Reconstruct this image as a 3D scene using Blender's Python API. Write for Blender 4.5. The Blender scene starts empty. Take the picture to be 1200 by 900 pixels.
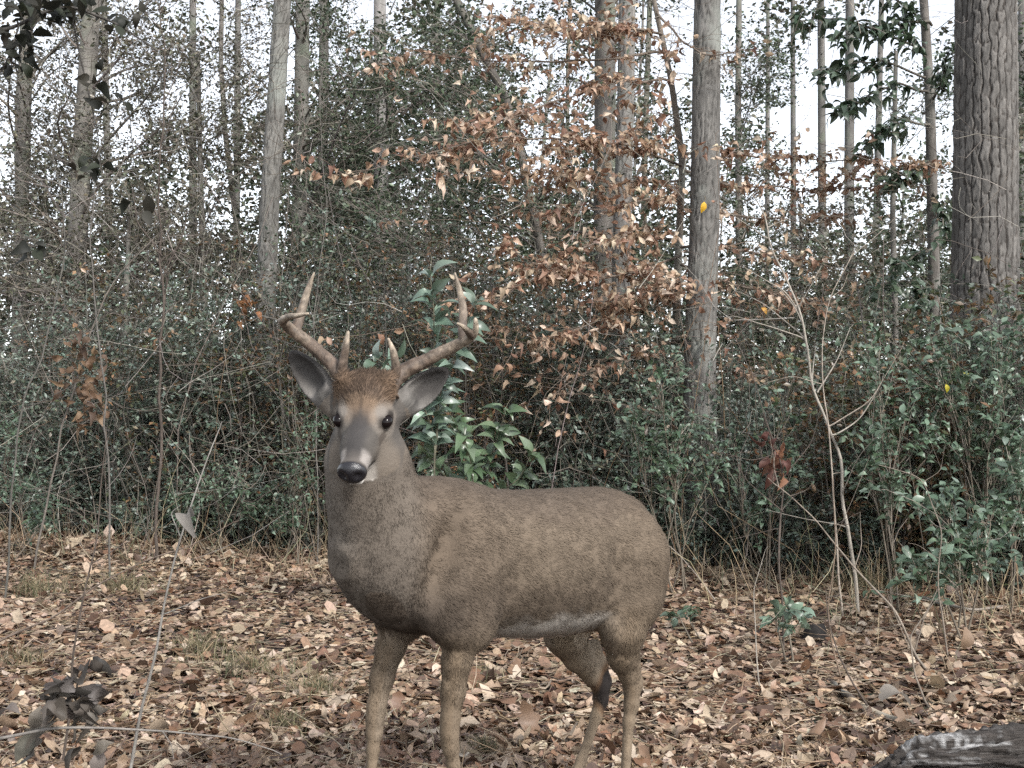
import bpy, math, random
import numpy as np
from mathutils import Vector, Matrix

random.seed(7)
rng = np.random.default_rng(11)
SC = bpy.context.scene
COL = SC.collection

# ------------------------------------------------------------------ camera
FPX, CAMH, YH = 1287.0, 1.05, 490.0          # focal length in photo pixels (1200 wide), height, horizon row
PITCH = math.atan((YH - 450.0) / FPX)
cam_d = bpy.data.cameras.new('camera'); cam = bpy.data.objects.new('camera', cam_d); COL.objects.link(cam)
cam_d.sensor_width = 36.0; cam_d.lens = 36.0 * FPX / 1200.0
cam_d.clip_start = 0.05; cam_d.clip_end = 2000.0
cam.location = (0, 0, CAMH); cam.rotation_euler = (math.pi / 2 + PITCH, 0, 0)
SC.camera = cam

# ------------------------------------------------------------------ sky, sun, exposure
SUN_EL, SUN_AZ = math.radians(40), math.radians(143)      # azimuth clockwise from +Y (behind the camera, to the right)
w = bpy.data.worlds.new('World'); SC.world = w; w.use_nodes = True
nt = w.node_tree; nt.nodes.clear()
wo = nt.nodes.new('ShaderNodeOutputWorld'); bg = nt.nodes.new('ShaderNodeBackground')
sky = nt.nodes.new('ShaderNodeTexSky'); sky.sky_type = 'NISHITA'; sky.sun_disc = False
sky.sun_elevation = SUN_EL; sky.sun_rotation = SUN_AZ; sky.air_density = 1.0; sky.dust_density = 1.0; sky.ozone_density = 1.0
hs = nt.nodes.new('ShaderNodeHueSaturation'); hs.inputs['Saturation'].default_value = 0.28
nt.links.new(sky.outputs[0], hs.inputs['Color']); nt.links.new(hs.outputs[0], bg.inputs[0]); nt.links.new(bg.outputs[0], wo.inputs[0])
bg.inputs[1].default_value = 0.11
sun_d = bpy.data.lights.new('sun', 'SUN'); sun = bpy.data.objects.new('sun', sun_d); COL.objects.link(sun)
sun_d.energy = 1.5; sun_d.angle = math.radians(12); sun_d.color = (1.0, 0.965, 0.92)
sdir = Vector((math.sin(SUN_AZ) * math.cos(SUN_EL), math.cos(SUN_AZ) * math.cos(SUN_EL), math.sin(SUN_EL)))
sun.rotation_euler = (-sdir).to_track_quat('-Z', 'Y').to_euler()
SC.view_settings.view_transform = 'Standard'; SC.view_settings.look = 'None'
SC.view_settings.gamma = 1.0; SC.view_settings.exposure = 1.78
SC.render.engine = 'CYCLES'
SC.cycles.use_denoising = False; SC.cycles.use_adaptive_sampling = True; SC.cycles.adaptive_threshold = 0.02
SC.cycles.max_bounces = 4; SC.cycles.diffuse_bounces = 2; SC.cycles.glossy_bounces = 2; SC.cycles.transmission_bounces = 4
SC.cycles.transparent_max_bounces = 8

# ------------------------------------------------------------------ helpers
def at(px, py, Y):
    """world point that the photograph shows at (px, py), Y metres in front of the camera"""
    cx, cy = (px - 600.0) / FPX, (450.0 - py) / FPX
    c, s = math.cos(PITCH), math.sin(PITCH)
    dx, dy, dz = cx, c - cy * s, s + cy * c
    t = Y / dy
    return np.array([dx * t, Y, CAMH + dz * t])

def hashn(ix, iy, iz):
    h = (ix.astype(np.int64) * 374761393 + iy.astype(np.int64) * 668265263 + iz.astype(np.int64) * 2147483647) & 0xFFFFFFFF
    h = ((h ^ (h >> 13)) * 1274126177) & 0xFFFFFFFF
    return ((h ^ (h >> 16)) & 0xFFFF) / 65535.0

def vnoise(p):
    i = np.floor(p).astype(np.int64); f = p - i; f = f * f * (3 - 2 * f)
    r = 0
    for a in (0, 1):
        for b in (0, 1):
            for c in (0, 1):
                wgt = (f[:, 0] if a else 1 - f[:, 0]) * (f[:, 1] if b else 1 - f[:, 1]) * (f[:, 2] if c else 1 - f[:, 2])
                r = r + wgt * hashn(i[:, 0] + a, i[:, 1] + b, i[:, 2] + c)
    return r

_FR = np.array([[.36, .48, -.8], [-.8, .6, 0], [.48, .64, .6]])
def fbm(p, o=4):
    r = 0; a = 0.5; p = p @ _FR.T
    for k in range(o):
        r = r + a * vnoise(p * (2.03 ** k) + 17.3 * k); a *= 0.5
    return r

def unit(v):
    return v / np.maximum(np.linalg.norm(v, axis=-1, keepdims=True), 1e-9)

def mesh(name, V, faces, col=None, mats=(), fmat=None, smooth=True):
    """faces: list of int arrays (n,3) or (n,4)"""
    if not isinstance(faces, (list, tuple)): faces = [faces]
    faces = [f for f in faces if len(f)]
    me = bpy.data.meshes.new(name)
    V = np.asarray(V, np.float32)
    me.vertices.add(len(V)); me.vertices.foreach_set('co', V.ravel())
    loops = np.concatenate([f.ravel() for f in faces]).astype(np.int32)
    tot = np.concatenate([np.full(len(f), f.shape[1], np.int32) for f in faces])
    st = np.concatenate([[0], np.cumsum(tot)[:-1]]).astype(np.int32)
    me.loops.add(len(loops)); me.loops.foreach_set('vertex_index', loops)
    me.polygons.add(len(tot)); me.polygons.foreach_set('loop_start', st)
    for m in mats: me.materials.append(m)
    if fmat is not None: me.polygons.foreach_set('material_index', np.asarray(fmat, np.int32))
    me.polygons.foreach_set('use_smooth', np.full(len(tot), smooth, bool))
    if col is not None:
        a = me.color_attributes.new('col', 'FLOAT_COLOR', 'POINT')
        c4 = np.ones((len(V), 4), np.float32); c4[:, :3] = col
        a.data.foreach_set('color', c4.ravel())
    me.update(calc_edges=True)
    return me

def link(name, me, parent=None, loc=None):
    o = bpy.data.objects.new(name, me); COL.objects.link(o)
    if parent is not None: o.parent = parent
    if loc is not None: o.location = loc
    return o

def tag(o, label=None, cat=None, group=None, kind=None):
    if label: o['label'] = label
    if cat: o['category'] = cat
    if group: o['group'] = group
    if kind: o['kind'] = kind
    return o

def thing(name, label, cat, loc, group=None):
    o = bpy.data.objects.new(name, None); COL.objects.link(o); o.location = [float(v) for v in loc]
    o.empty_display_size = 0.1
    return tag(o, label, cat, group)

class Geo:
    """collects vertices, faces, colours, material slots"""
    def __init__(s): s.V, s.F, s.C, s.M, s.n = [], [], [], [], 0
    def add(s, V, F, col, m=0):
        s.V.append(np.asarray(V, np.float32)); s.F.append((np.asarray(F) + s.n)); s.M.append(np.full(len(F), m, np.int32))
        c = np.asarray(col, np.float32)
        s.C.append(np.broadcast_to(c, (len(V), 3)).copy()); s.n += len(V)
    def build(s, name, mats, origin=(0, 0, 0), smooth=True):
        V = np.concatenate(s.V) - np.asarray(origin, np.float32)
        return mesh(name, V, s.F, np.concatenate(s.C), mats, np.concatenate(s.M), smooth)

def tubes(P, R, S=4, a=None):
    """P (n,K,3) paths, R (n,K) radii -> verts, quads"""
    P = np.asarray(P, float); R = np.asarray(R, float)
    n, K, _ = P.shape
    T = np.gradient(P, axis=1); T = unit(T)
    main = unit(P[:, -1] - P[:, 0])
    ref = np.where(np.abs(main[:, 2:3]) > 0.8, np.array([[1.0, 0.13, 0]]), np.array([[0.1, 0.2, 1.0]]))[:, None, :]
    U = unit(np.cross(T, ref)); W = np.cross(T, U)
    if a is None: a = np.arange(S) * 2 * math.pi / S
    V = P[:, :, None, :] + R[:, :, None, None] * (np.cos(a)[None, None, :, None] * U[:, :, None, :] + np.sin(a)[None, None, :, None] * W[:, :, None, :])
    V = V.reshape(-1, 3)
    base = (np.arange(n) * K * S)[:, None, None]; k = (np.arange(K - 1) * S)[None, :, None]; j = np.arange(S)[None, None, :]
    j2 = (j + 1) % S
    F = np.stack([base + k + j, base + k + j2, base + k + S + j2, base + k + S + j], -1).reshape(-1, 4)
    return V, F

def wob(A, B, K=6, amp=0.08, sag=0.0):
    """wavy paths from A to B (n,3) with K points"""
    A = np.asarray(A, float); B = np.asarray(B, float); n = len(A)
    t = np.linspace(0, 1, K)[None, :, None]
    L = np.linalg.norm(B - A, axis=1)[:, None, None]
    P = A[:, None] * (1 - t) + B[:, None] * t
    ph = rng.uniform(0, 6.28, (n, 1, 3)); fr = rng.uniform(2, 7, (n, 1, 3))
    P = P + L * amp * (np.sin(fr * t + ph) - np.sin(ph) * (1 - t) - np.sin(fr + ph) * t)
    P[:, :, 2:3] += L * sag * 4 * t * (1 - t)
    return P

def smooth_path(pts, K):
    pts = np.asarray(pts, float)
    d = np.concatenate([[0], np.cumsum(np.linalg.norm(np.diff(pts, axis=0), axis=1))])
    t = np.linspace(0, d[-1], K)
    out = np.stack([np.interp(t, d, pts[:, i]) for i in range(3)], 1)
    for _ in range(max(1, K // (2 * len(pts)))):
        out[1:-1] = 0.25 * out[:-2] + 0.5 * out[1:-1] + 0.25 * out[2:]
    return out

# leaf templates: x along the leaf 0..1, y across, z normal
def leaf_t(rows, width, curl=0.0, fold=0.0, lobes=None):
    """grid leaf of 3 columns; width: half-width at each row"""
    xs = np.linspace(0, 1, rows)
    V = []
    for i, x in enumerate(xs):
        wv = width(x)
        if lobes: wv *= lobes[i % len(lobes)]
        z = -curl * (x - 0.4) ** 2 * 2.0
        V += [(x, -wv, z + fold * wv), (x, 0, z), (x, wv, z + fold * wv * 0.9)]
    F = []
    for i in range(rows - 1):
        b = 3 * i
        F += [(b, b + 1, b + 4, b + 3), (b + 1, b + 2, b + 5, b + 4)]
    return np.array(V), np.array(F)

LANCE = lambda x: 0.04 * (1 - x) + 0.20 * math.sin(math.pi * min(1, max(0, x)) ** 0.85) + 0.004
OVAL = lambda x: 0.27 * max(0, math.sin(math.pi * x ** 0.9)) + 0.012
BROAD = lambda x: 0.36 * max(0, math.sin(math.pi * min(1, .04 + .93 * x) ** 0.85)) ** .7
DIAM = (np.array([(0, 0, 0), (0.45, -0.27, 0.07), (1, 0, -0.05), (0.45, 0.27, 0.07)]), np.array([(0, 1, 2), (0, 2, 3)]))
DIAM_W = (np.array([(0, 0, 0), (0.5, -0.36, 0.1), (1, 0, -0.1), (0.5, 0.36, 0.1)]), np.array([(0, 1, 2), (0, 2, 3)]))

def leaves(tmpl, P, D, N, L, col):
    """batch of leaves: P roots, D axis, N normal hint, L length, col (n,3) -> V, F, C"""
    T, F = tmpl
    D = unit(D); Yv = unit(np.cross(N, D)); Nv = np.cross(D, Yv)
    L = np.asarray(L)[:, None, None]
    V = P[:, None] + L * (T[None, :, 0:1] * D[:, None] + T[None, :, 1:2] * Yv[:, None] + T[None, :, 2:3] * Nv[:, None])
    k = len(T)
    FF = (F[None] + (np.arange(len(P)) * k)[:, None, None]).reshape(-1, F.shape[1])
    return V.reshape(-1, 3), FF, np.repeat(np.asarray(col), k, axis=0)

def pick(cols, n, var=0.12, wts=None):
    c = np.array(cols)[rng.choice(len(cols), n, p=wts)]
    return np.clip(c * rng.normal(1, var, (n, 1)) * rng.normal(1, var * 0.16, (n, 3)), 0.004, 0.9)

def rdir(n, zb=0.0, zs=1.0):
    v = rng.normal(0, 1, (n, 3)); v[:, 2] = v[:, 2] * zs + zb
    return unit(v)

# ------------------------------------------------------------------ materials
def base_mat(name):
    m = bpy.data.materials.new(name); m.use_nodes = True
    n = m.node_tree; b = n.nodes['Principled BSDF']
    return m, n, b

def leaf_mat(name, rough=0.45, transl=0.25, spec=0.5, mottle=True):
    m, n, b = base_mat(name)
    at_ = n.nodes.new('ShaderNodeAttribute'); at_.attribute_name = 'col'
    tc = n.nodes.new('ShaderNodeTexCoord'); nz = n.nodes.new('ShaderNodeTexNoise'); nz.inputs['Scale'].default_value = 60; nz.inputs['Detail'].default_value = 3
    n.links.new(tc.outputs['Object'], nz.inputs['Vector'])
    mr = n.nodes.new('ShaderNodeMapRange'); mr.inputs[1].default_value = 0.3; mr.inputs[2].default_value = 0.7; mr.inputs[3].default_value = 0.7; mr.inputs[4].default_value = 1.25
    n.links.new(nz.outputs[0], mr.inputs[0])
    mx = n.nodes.new('ShaderNodeMix'); mx.data_type = 'RGBA'; mx.blend_type = 'MULTIPLY'; mx.inputs[0].default_value = 1
    n.links.new(at_.outputs['Color'], mx.inputs[6]); n.links.new(mr.outputs[0], mx.inputs[7])
    csock = mx.outputs[2] if mottle else at_.outputs['Color']
    n.links.new(csock, b.inputs['Base Color'])
    b.inputs['Roughness'].default_value = rough; b.inputs['Specular IOR Level'].default_value = spec
    if transl > 0:
        tr = n.nodes.new('ShaderNodeBsdfTranslucent'); ms = n.nodes.new('ShaderNodeMixShader'); ms.inputs[0].default_value = transl
        n.links.new(csock, tr.inputs[0]); n.links.new(b.outputs[0], ms.inputs[1]); n.links.new(tr.outputs[0], ms.inputs[2])
        n.links.new(ms.outputs[0], n.nodes['Material Output'].inputs[0])
    return m

def wood_mat(name, scale=(30, 30, 6), rough=0.85, lo=0.55, hi=1.4, bump=0.4, moss=None):
    m, n, b = base_mat(name)
    at_ = n.nodes.new('ShaderNodeAttribute'); at_.attribute_name = 'col'
    tc = n.nodes.new('ShaderNodeTexCoord'); mp = n.nodes.new('ShaderNodeMapping'); mp.inputs['Scale'].default_value = scale
    nz = n.nodes.new('ShaderNodeTexNoise'); nz.inputs['Scale'].default_value = 1; nz.inputs['Detail'].default_value = 6; nz.inputs['Roughness'].default_value = 0.7
    n.links.new(tc.outputs['Object'], mp.inputs[0]); n.links.new(mp.outputs[0], nz.inputs['Vector'])
    mr = n.nodes.new('ShaderNodeMapRange'); mr.inputs[1].default_value = 0.3; mr.inputs[2].default_value = 0.7; mr.inputs[3].default_value = lo; mr.inputs[4].default_value = hi
    n.links.new(nz.outputs[0], mr.inputs[0])
    mx = n.nodes.new('ShaderNodeMix'); mx.data_type = 'RGBA'; mx.blend_type = 'MULTIPLY'; mx.inputs[0].default_value = 1
    n.links.new(at_.outputs['Color'], mx.inputs[6]); n.links.new(mr.outputs[0], mx.inputs[7])
    out = mx.outputs[2]
    if moss:
        n2 = n.nodes.new('ShaderNodeTexNoise'); n2.inputs['Scale'].default_value = 2.2; n2.inputs['Detail'].default_value = 5
        n.links.new(tc.outputs['Object'], n2.inputs['Vector'])
        m2 = n.nodes.new('ShaderNodeMapRange'); m2.inputs[1].default_value = 0.52; m2.inputs[2].default_value = 0.66; m2.inputs[4].default_value = 0.75
        n.links.new(n2.outputs[0], m2.inputs[0])
        mm = n.nodes.new('ShaderNodeMix'); mm.data_type = 'RGBA'; mm.inputs[7].default_value = (*moss, 1)
        n.links.new(m2.outputs[0], mm.inputs[0]); n.links.new(out, mm.inputs[6]); out = mm.outputs[2]
    n.links.new(out, b.inputs['Base Color'])
    b.inputs['Roughness'].default_value = rough; b.inputs['Specular IOR Level'].default_value = 0.25
    if bump:
        bp = n.nodes.new('ShaderNodeBump'); bp.inputs['Strength'].default_value = bump; bp.inputs['Distance'].default_value = 0.01
        n.links.new(nz.outputs[0], bp.inputs['Height']); n.links.new(bp.outputs[0], b.inputs['Normal'])
    return m

M_LEAF = leaf_mat('evergreen_leaf', 0.37, 0.2, 0.5, False)
M_GLOSS = leaf_mat('glossy_leaf', 0.34, 0.18, 0.5)
M_DRY = leaf_mat('dry_leaf', 0.6, 0.35, 0.35)
M_LITTER = leaf_mat('litter_leaf', 0.5, 0.12, 0.45)
M_GRASS = leaf_mat('dry_grass', 0.6, 0.3, 0.3)
M_TWIG = wood_mat('twig_bark', (40, 40, 40), 0.8, 0.6, 1.35, 0)
M_BARK = wood_mat('grey_bark', (28, 28, 7), 0.9, 0.55, 1.4, 0.6, moss=(0.20, 0.21, 0.19))
M_PINE = wood_mat('pine_bark', (40, 40, 14), 0.9, 0.6, 1.35, 0.6)
M_FAR = wood_mat('far_bark', (12, 12, 3), 0.9, 0.6, 1.4, 0, moss=(0.13, 0.15, 0.11))

# ------------------------------------------------------------------ ground
def gz(x, y):
    x = np.atleast_1d(np.asarray(x, float)); y = np.atleast_1d(np.asarray(y, float))
    p = np.stack([x * 0.7 + 3.1, y * 0.7 + 5.2, np.zeros_like(x)], 1)
    q = np.stack([x * 3.1, y * 3.1, np.ones_like(x)], 1)
    return (fbm(p, 2) - 0.38) * 0.14 * np.clip((y - 3.0) / 3.0, 0, 1) + (vnoise(q) - 0.5) * 0.035 * np.clip((y - 3.2) / 1.5, 0, 1)

def build_ground():
    xs = np.concatenate([[-400, -120, -50], np.linspace(-20, 20, 161), [50, 120, 400]])
    ys = np.concatenate([[-60, -10], np.linspace(-3, 24, 151), [40, 90, 250, 900]])
    X, Y = np.meshgrid(xs, ys, indexing='ij')
    Z = gz(X.ravel(), Y.ravel()).reshape(X.shape)
    far = np.clip((np.maximum(np.abs(X), np.abs(Y)) - 18) / 10, 0, 1); Z = Z * (1 - far)
    V = np.stack([X, Y, Z], -1).reshape(-1, 3)
    nx, ny = len(xs), len(ys)
    i, j = np.meshgrid(np.arange(nx - 1), np.arange(ny - 1), indexing='ij')
    b = (i * ny + j).ravel()
    F = np.stack([b, b + ny, b + ny + 1, b + 1], 1)
    m, n, bs = base_mat('forest_soil')
    tc = n.nodes.new('ShaderNodeTexCoord')
    nz = n.nodes.new('ShaderNodeTexNoise'); nz.inputs['Scale'].default_value = 14; nz.inputs['Detail'].default_value = 8
    vo = n.nodes.new('ShaderNodeTexVoronoi'); vo.inputs['Scale'].default_value = 22
    n.links.new(tc.outputs['Object'], nz.inputs['Vector']); n.links.new(tc.outputs['Object'], vo.inputs['Vector'])
    cr = n.nodes.new('ShaderNodeValToRGB'); cr.color_ramp.elements[0].color = (0.02, 0.013, 0.01, 1); cr.color_ramp.elements[1].color = (0.09, 0.06, 0.045, 1)
    cr.color_ramp.elements[0].position = 0.3; cr.color_ramp.elements[1].position = 0.75
    n.links.new(nz.outputs[0], cr.inputs[0])
    mx = n.nodes.new('ShaderNodeMix'); mx.data_type = 'RGBA'; mx.blend_type = 'MULTIPLY'; mx.inputs[0].default_value = 0.6
    n.links.new(cr.outputs[0], mx.inputs[6]); n.links.new(vo.outputs['Color'], mx.inputs[7]); n.links.new(mx.outputs[2], bs.inputs['Base Color'])
    bs.inputs['Roughness'].default_value = 0.95
    bp = n.nodes.new('ShaderNodeBump'); bp.inputs['Strength'].default_value = 0.8; bp.inputs['Distance'].default_value = 0.02
    n.links.new(nz.outputs[0], bp.inputs['Height']); n.links.new(bp.outputs[0], bs.inputs['Normal'])
    o = link('ground', mesh('ground', V, F, mats=[m]))
    return tag(o, kind='structure')

GROUND = build_ground()

# ------------------------------------------------------------------ the deer
DTH = math.radians(42)
DF = np.array([-math.cos(DTH), -math.sin(DTH), 0]); DL = np.array([math.sin(DTH), -math.cos(DTH), 0]); DUP = np.array([0, 0, 1.0])
DC = np.array([0.015, 2.75, 0.0])
DM = np.stack([DF, DL, DUP], 1)                # local -> world
def w2l(p): return (np.asarray(p) - DC) @ DM
def l2w(p): return DC + np.asarray(p) @ DM.T

HEAD_O = at(427, 495, 2.335)                   # midpoint between the eyes
_yaw, _pit = math.radians(-7.0), math.radians(40)
HF = np.array([math.sin(_yaw) * math.cos(_pit), -math.cos(_yaw) * math.cos(_pit), -math.sin(_pit)])
HR = unit(np.cross(np.array([0, 0, 1.0]), HF)); HU = np.cross(HF, HR)
_roll = math.radians(2.0)
HR, HU = HR * math.cos(_roll) - HU * math.sin(_roll), HU * math.cos(_roll) + HR * math.sin(_roll)
HM = np.stack([HF, HR, HU], 1)
def h2w(p): return HEAD_O + np.asarray(p) @ HM.T
def h2l(p): return w2l(h2w(p))
HLM = (DM.T @ HM)                              # head axes in deer-local coordinates

EARS = []
for side, root, tip, dy, nrm in ((-1, (390, 474, 2.385), (340, 411, 2.425), 0, (-0.38, -0.90, -0.10)),
                                 (1, (466, 480, 2.385), (525, 432, 2.435), 0, (0.30, -0.92, -0.18))):
    a, b = at(*root), at(*tip)
    ax = unit(b - a); nn = np.array(nrm); nn = unit(nn - ax * (nn @ ax))
    EARS.append((side, a, b, ax, nn))

class SDF:
    def __init__(s, lo, hi, h):
        s.lo, s.h = np.array(lo), h
        s.n = np.ceil((np.array(hi) - s.lo) / h).astype(int) + 1
        s.D = np.full(s.n, 1.0, np.float32)
        s.ax = [(s.lo[i] + h * np.arange(s.n[i])).astype(np.float32) for i in range(3)]
    def box(s, lo, hi):
        a = np.maximum(0, np.floor((np.array(lo) - s.lo) / s.h).astype(int)); b = np.minimum(s.n, np.ceil((np.array(hi) - s.lo) / s.h).astype(int) + 1)
        sl = tuple(slice(a[i], b[i]) for i in range(3))
        return sl, s.ax[0][sl[0]][:, None, None], s.ax[1][sl[1]][None, :, None], s.ax[2][sl[2]][None, None, :]
    def put(s, sl, d, k):
        a = s.D[sl]
        if k <= 0: s.D[sl] = np.minimum(a, d); return
        hh = np.clip(0.5 + 0.5 * (a - d) / k, 0, 1)
        s.D[sl] = a * (1 - hh) + d * hh - k * hh * (1 - hh)
    def ellipsoid(s, c, r, R=None, k=0.03, cut=None):
        c = np.array(c); r = np.array(r); m = r.max() * 1.05 + k + 0.02
        sl, X, Y, Z = s.box(c - m, c + m)
        X, Y, Z = X - c[0], Y - c[1], Z - c[2]
        if R is None: R = np.eye(3)
        u = [R[0, i] * X + R[1, i] * Y + R[2, i] * Z for i in range(3)]
        k0 = np.sqrt((u[0] / r[0]) ** 2 + (u[1] / r[1]) ** 2 + (u[2] / r[2]) ** 2); k1 = np.sqrt((u[0] / r[0] ** 2) ** 2 + (u[1] / r[1] ** 2) ** 2 + (u[2] / r[2] ** 2) ** 2) + 1e-6
        d = k0 * (k0 - 1) / k1
        if cut == 'sub':
            s.D[sl] = np.maximum(s.D[sl], -d); return
        if cut == 'groove':
            a = s.D[sl]; b = -d; hh = np.clip(.5 + .5 * (b - a) / .03, 0, 1); s.D[sl] = a * (1 - hh) + b * hh + .03 * hh * (1 - hh); return
        s.put(sl, d.astype(np.float32), k)
    def cone(s, a, b, ra, rb, k=0.03):
        a, b = np.array(a, float), np.array(b, float); m = max(ra, rb) + k + 0.02
        sl, X, Y, Z = s.box(np.minimum(a, b) - m, np.maximum(a, b) + m)
        ab = b - a
        t = np.clip(((X - a[0]) * ab[0] + (Y - a[1]) * ab[1] + (Z - a[2]) * ab[2]) / (ab @ ab), 0, 1)
        d = np.sqrt((X - a[0] - t * ab[0]) ** 2 + (Y - a[1] - t * ab[1]) ** 2 + (Z - a[2] - t * ab[2]) ** 2) - (ra + (rb - ra) * t)
        s.put(sl, d.astype(np.float32), k)
    def chain(s, pts, k=0.03, kin=0.012):
        for i in range(len(pts) - 1):
            s.cone(pts[i][:3], pts[i + 1][:3], pts[i][3], pts[i + 1][3], k if i == 0 else kin)
    def mesh(s):
        D = s.D; ins = D < 0
        c = np.zeros(np.array(D.shape) - 1, np.int8)
        off = [(i, j, k) for i in (0, 1) for j in (0, 1) for k in (0, 1)]
        n0, n1, n2 = D.shape
        for (i, j, k) in off: c += ins[i:n0 - 1 + i, j:n1 - 1 + j, k:n2 - 1 + k]
        act = (c > 0) & (c < 8)
        idx = np.argwhere(act)
        ids = np.full(act.shape, -1, np.int32); ids[act] = np.arange(len(idx))
        val = np.stack([D[idx[:, 0] + i, idx[:, 1] + j, idx[:, 2] + k] for (i, j, k) in off], 1)
        P = np.zeros((len(idx), 3)); cnt = np.zeros(len(idx))
        for e in range(8):
            for f in range(e + 1, 8):
                if sum(abs(off[e][q] - off[f][q]) for q in range(3)) != 1: continue
                a, b = val[:, e], val[:, f]; m = (a < 0) != (b < 0)
                t = np.where(m, a / np.where(m, a - b, 1), 0)
                P += m[:, None] * (np.array(off[e]) + t[:, None] * (np.array(off[f]) - np.array(off[e]))); cnt += m
        V = s.lo + s.h * (idx + P / cnt[:, None])
        Fs = []
        for ax in range(3):
            sa = [slice(None)] * 3; sb = [slice(None)] * 3; sa[ax] = slice(0, -1); sb[ax] = slice(1, None)
            A, B = ins[tuple(sa)], ins[tuple(sb)]
            e = np.argwhere(A != B)
            o1, o2 = [q for q in range(3) if q != ax]
            e = e[(e[:, o1] > 0) & (e[:, o2] > 0) & (e[:, o1] < D.shape[o1] - 1) & (e[:, o2] < D.shape[o2] - 1)]
            inside_first = A[e[:, 0], e[:, 1], e[:, 2]]
            def cell(d1, d2):
                q = e.copy(); q[:, o1] += d1; q[:, o2] += d2
                return ids[q[:, 0], q[:, 1], q[:, 2]]
            Q = np.stack([cell(-1, -1), cell(0, -1), cell(0, 0), cell(-1, 0)], 1)
            flip = inside_first if ax != 1 else ~inside_first
            Q[~flip] = Q[~flip][:, ::-1]
            Fs.append(Q)
        return V, np.concatenate(Fs)

def relax(V, F, it=3, lam=0.5, mask=None):
    E = np.concatenate([F[:, [0, 1]], F[:, [1, 2]], F[:, [2, 3]], F[:, [3, 0]]])
    n = len(V); cnt = np.bincount(E[:, 0], minlength=n) + np.bincount(E[:, 1], minlength=n)
    for _ in range(it):
        S = np.stack([np.bincount(E[:, 0], V[E[:, 1], i], n) + np.bincount(E[:, 1], V[E[:, 0], i], n) for i in range(3)], 1) / cnt[:, None]
        V = V + lam * (S - V) * (1 if mask is None else mask[:, None])
    return V

def vnormals(V, F):
    N = np.zeros_like(V)
    fn = np.cross(V[F[:, 2]] - V[F[:, 0]], V[F[:, 3]] - V[F[:, 1]])
    for i in range(4):
        for q in range(3): N[:, q] += np.bincount(F[:, i], fn[:, q], len(V))
    return unit(N)

# leg chains: local (forward, left, up, radius)
LEGS = {
 'fl': [(.27, .085, .66, .070), (.262, .100, .575, .050), (.278, .102, .51, .0390), (.290, .102, .44, .0275), (.298, .102, .375, .0205), (.300, .102, .345, .0195), (.297, .102, .315, .0175), (.288, .102, .275, .0132), (.285, .102, .13, .0125), (.285, .102, .095, .0165), (.312, .102, .05, .0155)],
 'fr': [(.285, -.085, .66, .070), (.285, -.105, .575, .051), (.312, -.106, .51, .0395), (.335, -.108, .44, .0280), (.350, -.108, .375, .0210), (.354, -.108, .345, .0200), (.356, -.108, .315, .0178), (.36, -.108, .275, .0135), (.372, -.108, .13, .0125), (.375, -.108, .095, .0165), (.40, -.108, .05, .0155)],
 'hl': [(-.325, .085, .68, .100), (-.305, .095, .58, .083), (-.268, .105, .50, .062), (-.276, .100, .44, .042), (-.298, .097, .385, .0240), (-.316, .095, .345, .0205), (-.314, .095, .305, .0185), (-.302, .095, .26, .0142), (-.288, .095, .12, .0128), (-.282, .095, .085, .0165), (-.258, .095, .045, .0155)],
 'hr': [(-.33, -.085, .66, .100), (-.305, -.095, .55, .084), (-.266, -.10, .465, .060), (-.306, -.095, .40, .041), (-.358, -.092, .34, .0255), (-.392, -.09, .30, .0215), (-.394, -.09, .268, .0190), (-.375, -.09, .225, .0148), (-.315, -.09, .115, .0128), (-.30, -.09, .085, .0165), (-.272, -.09, .04, .0155)],
}

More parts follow.
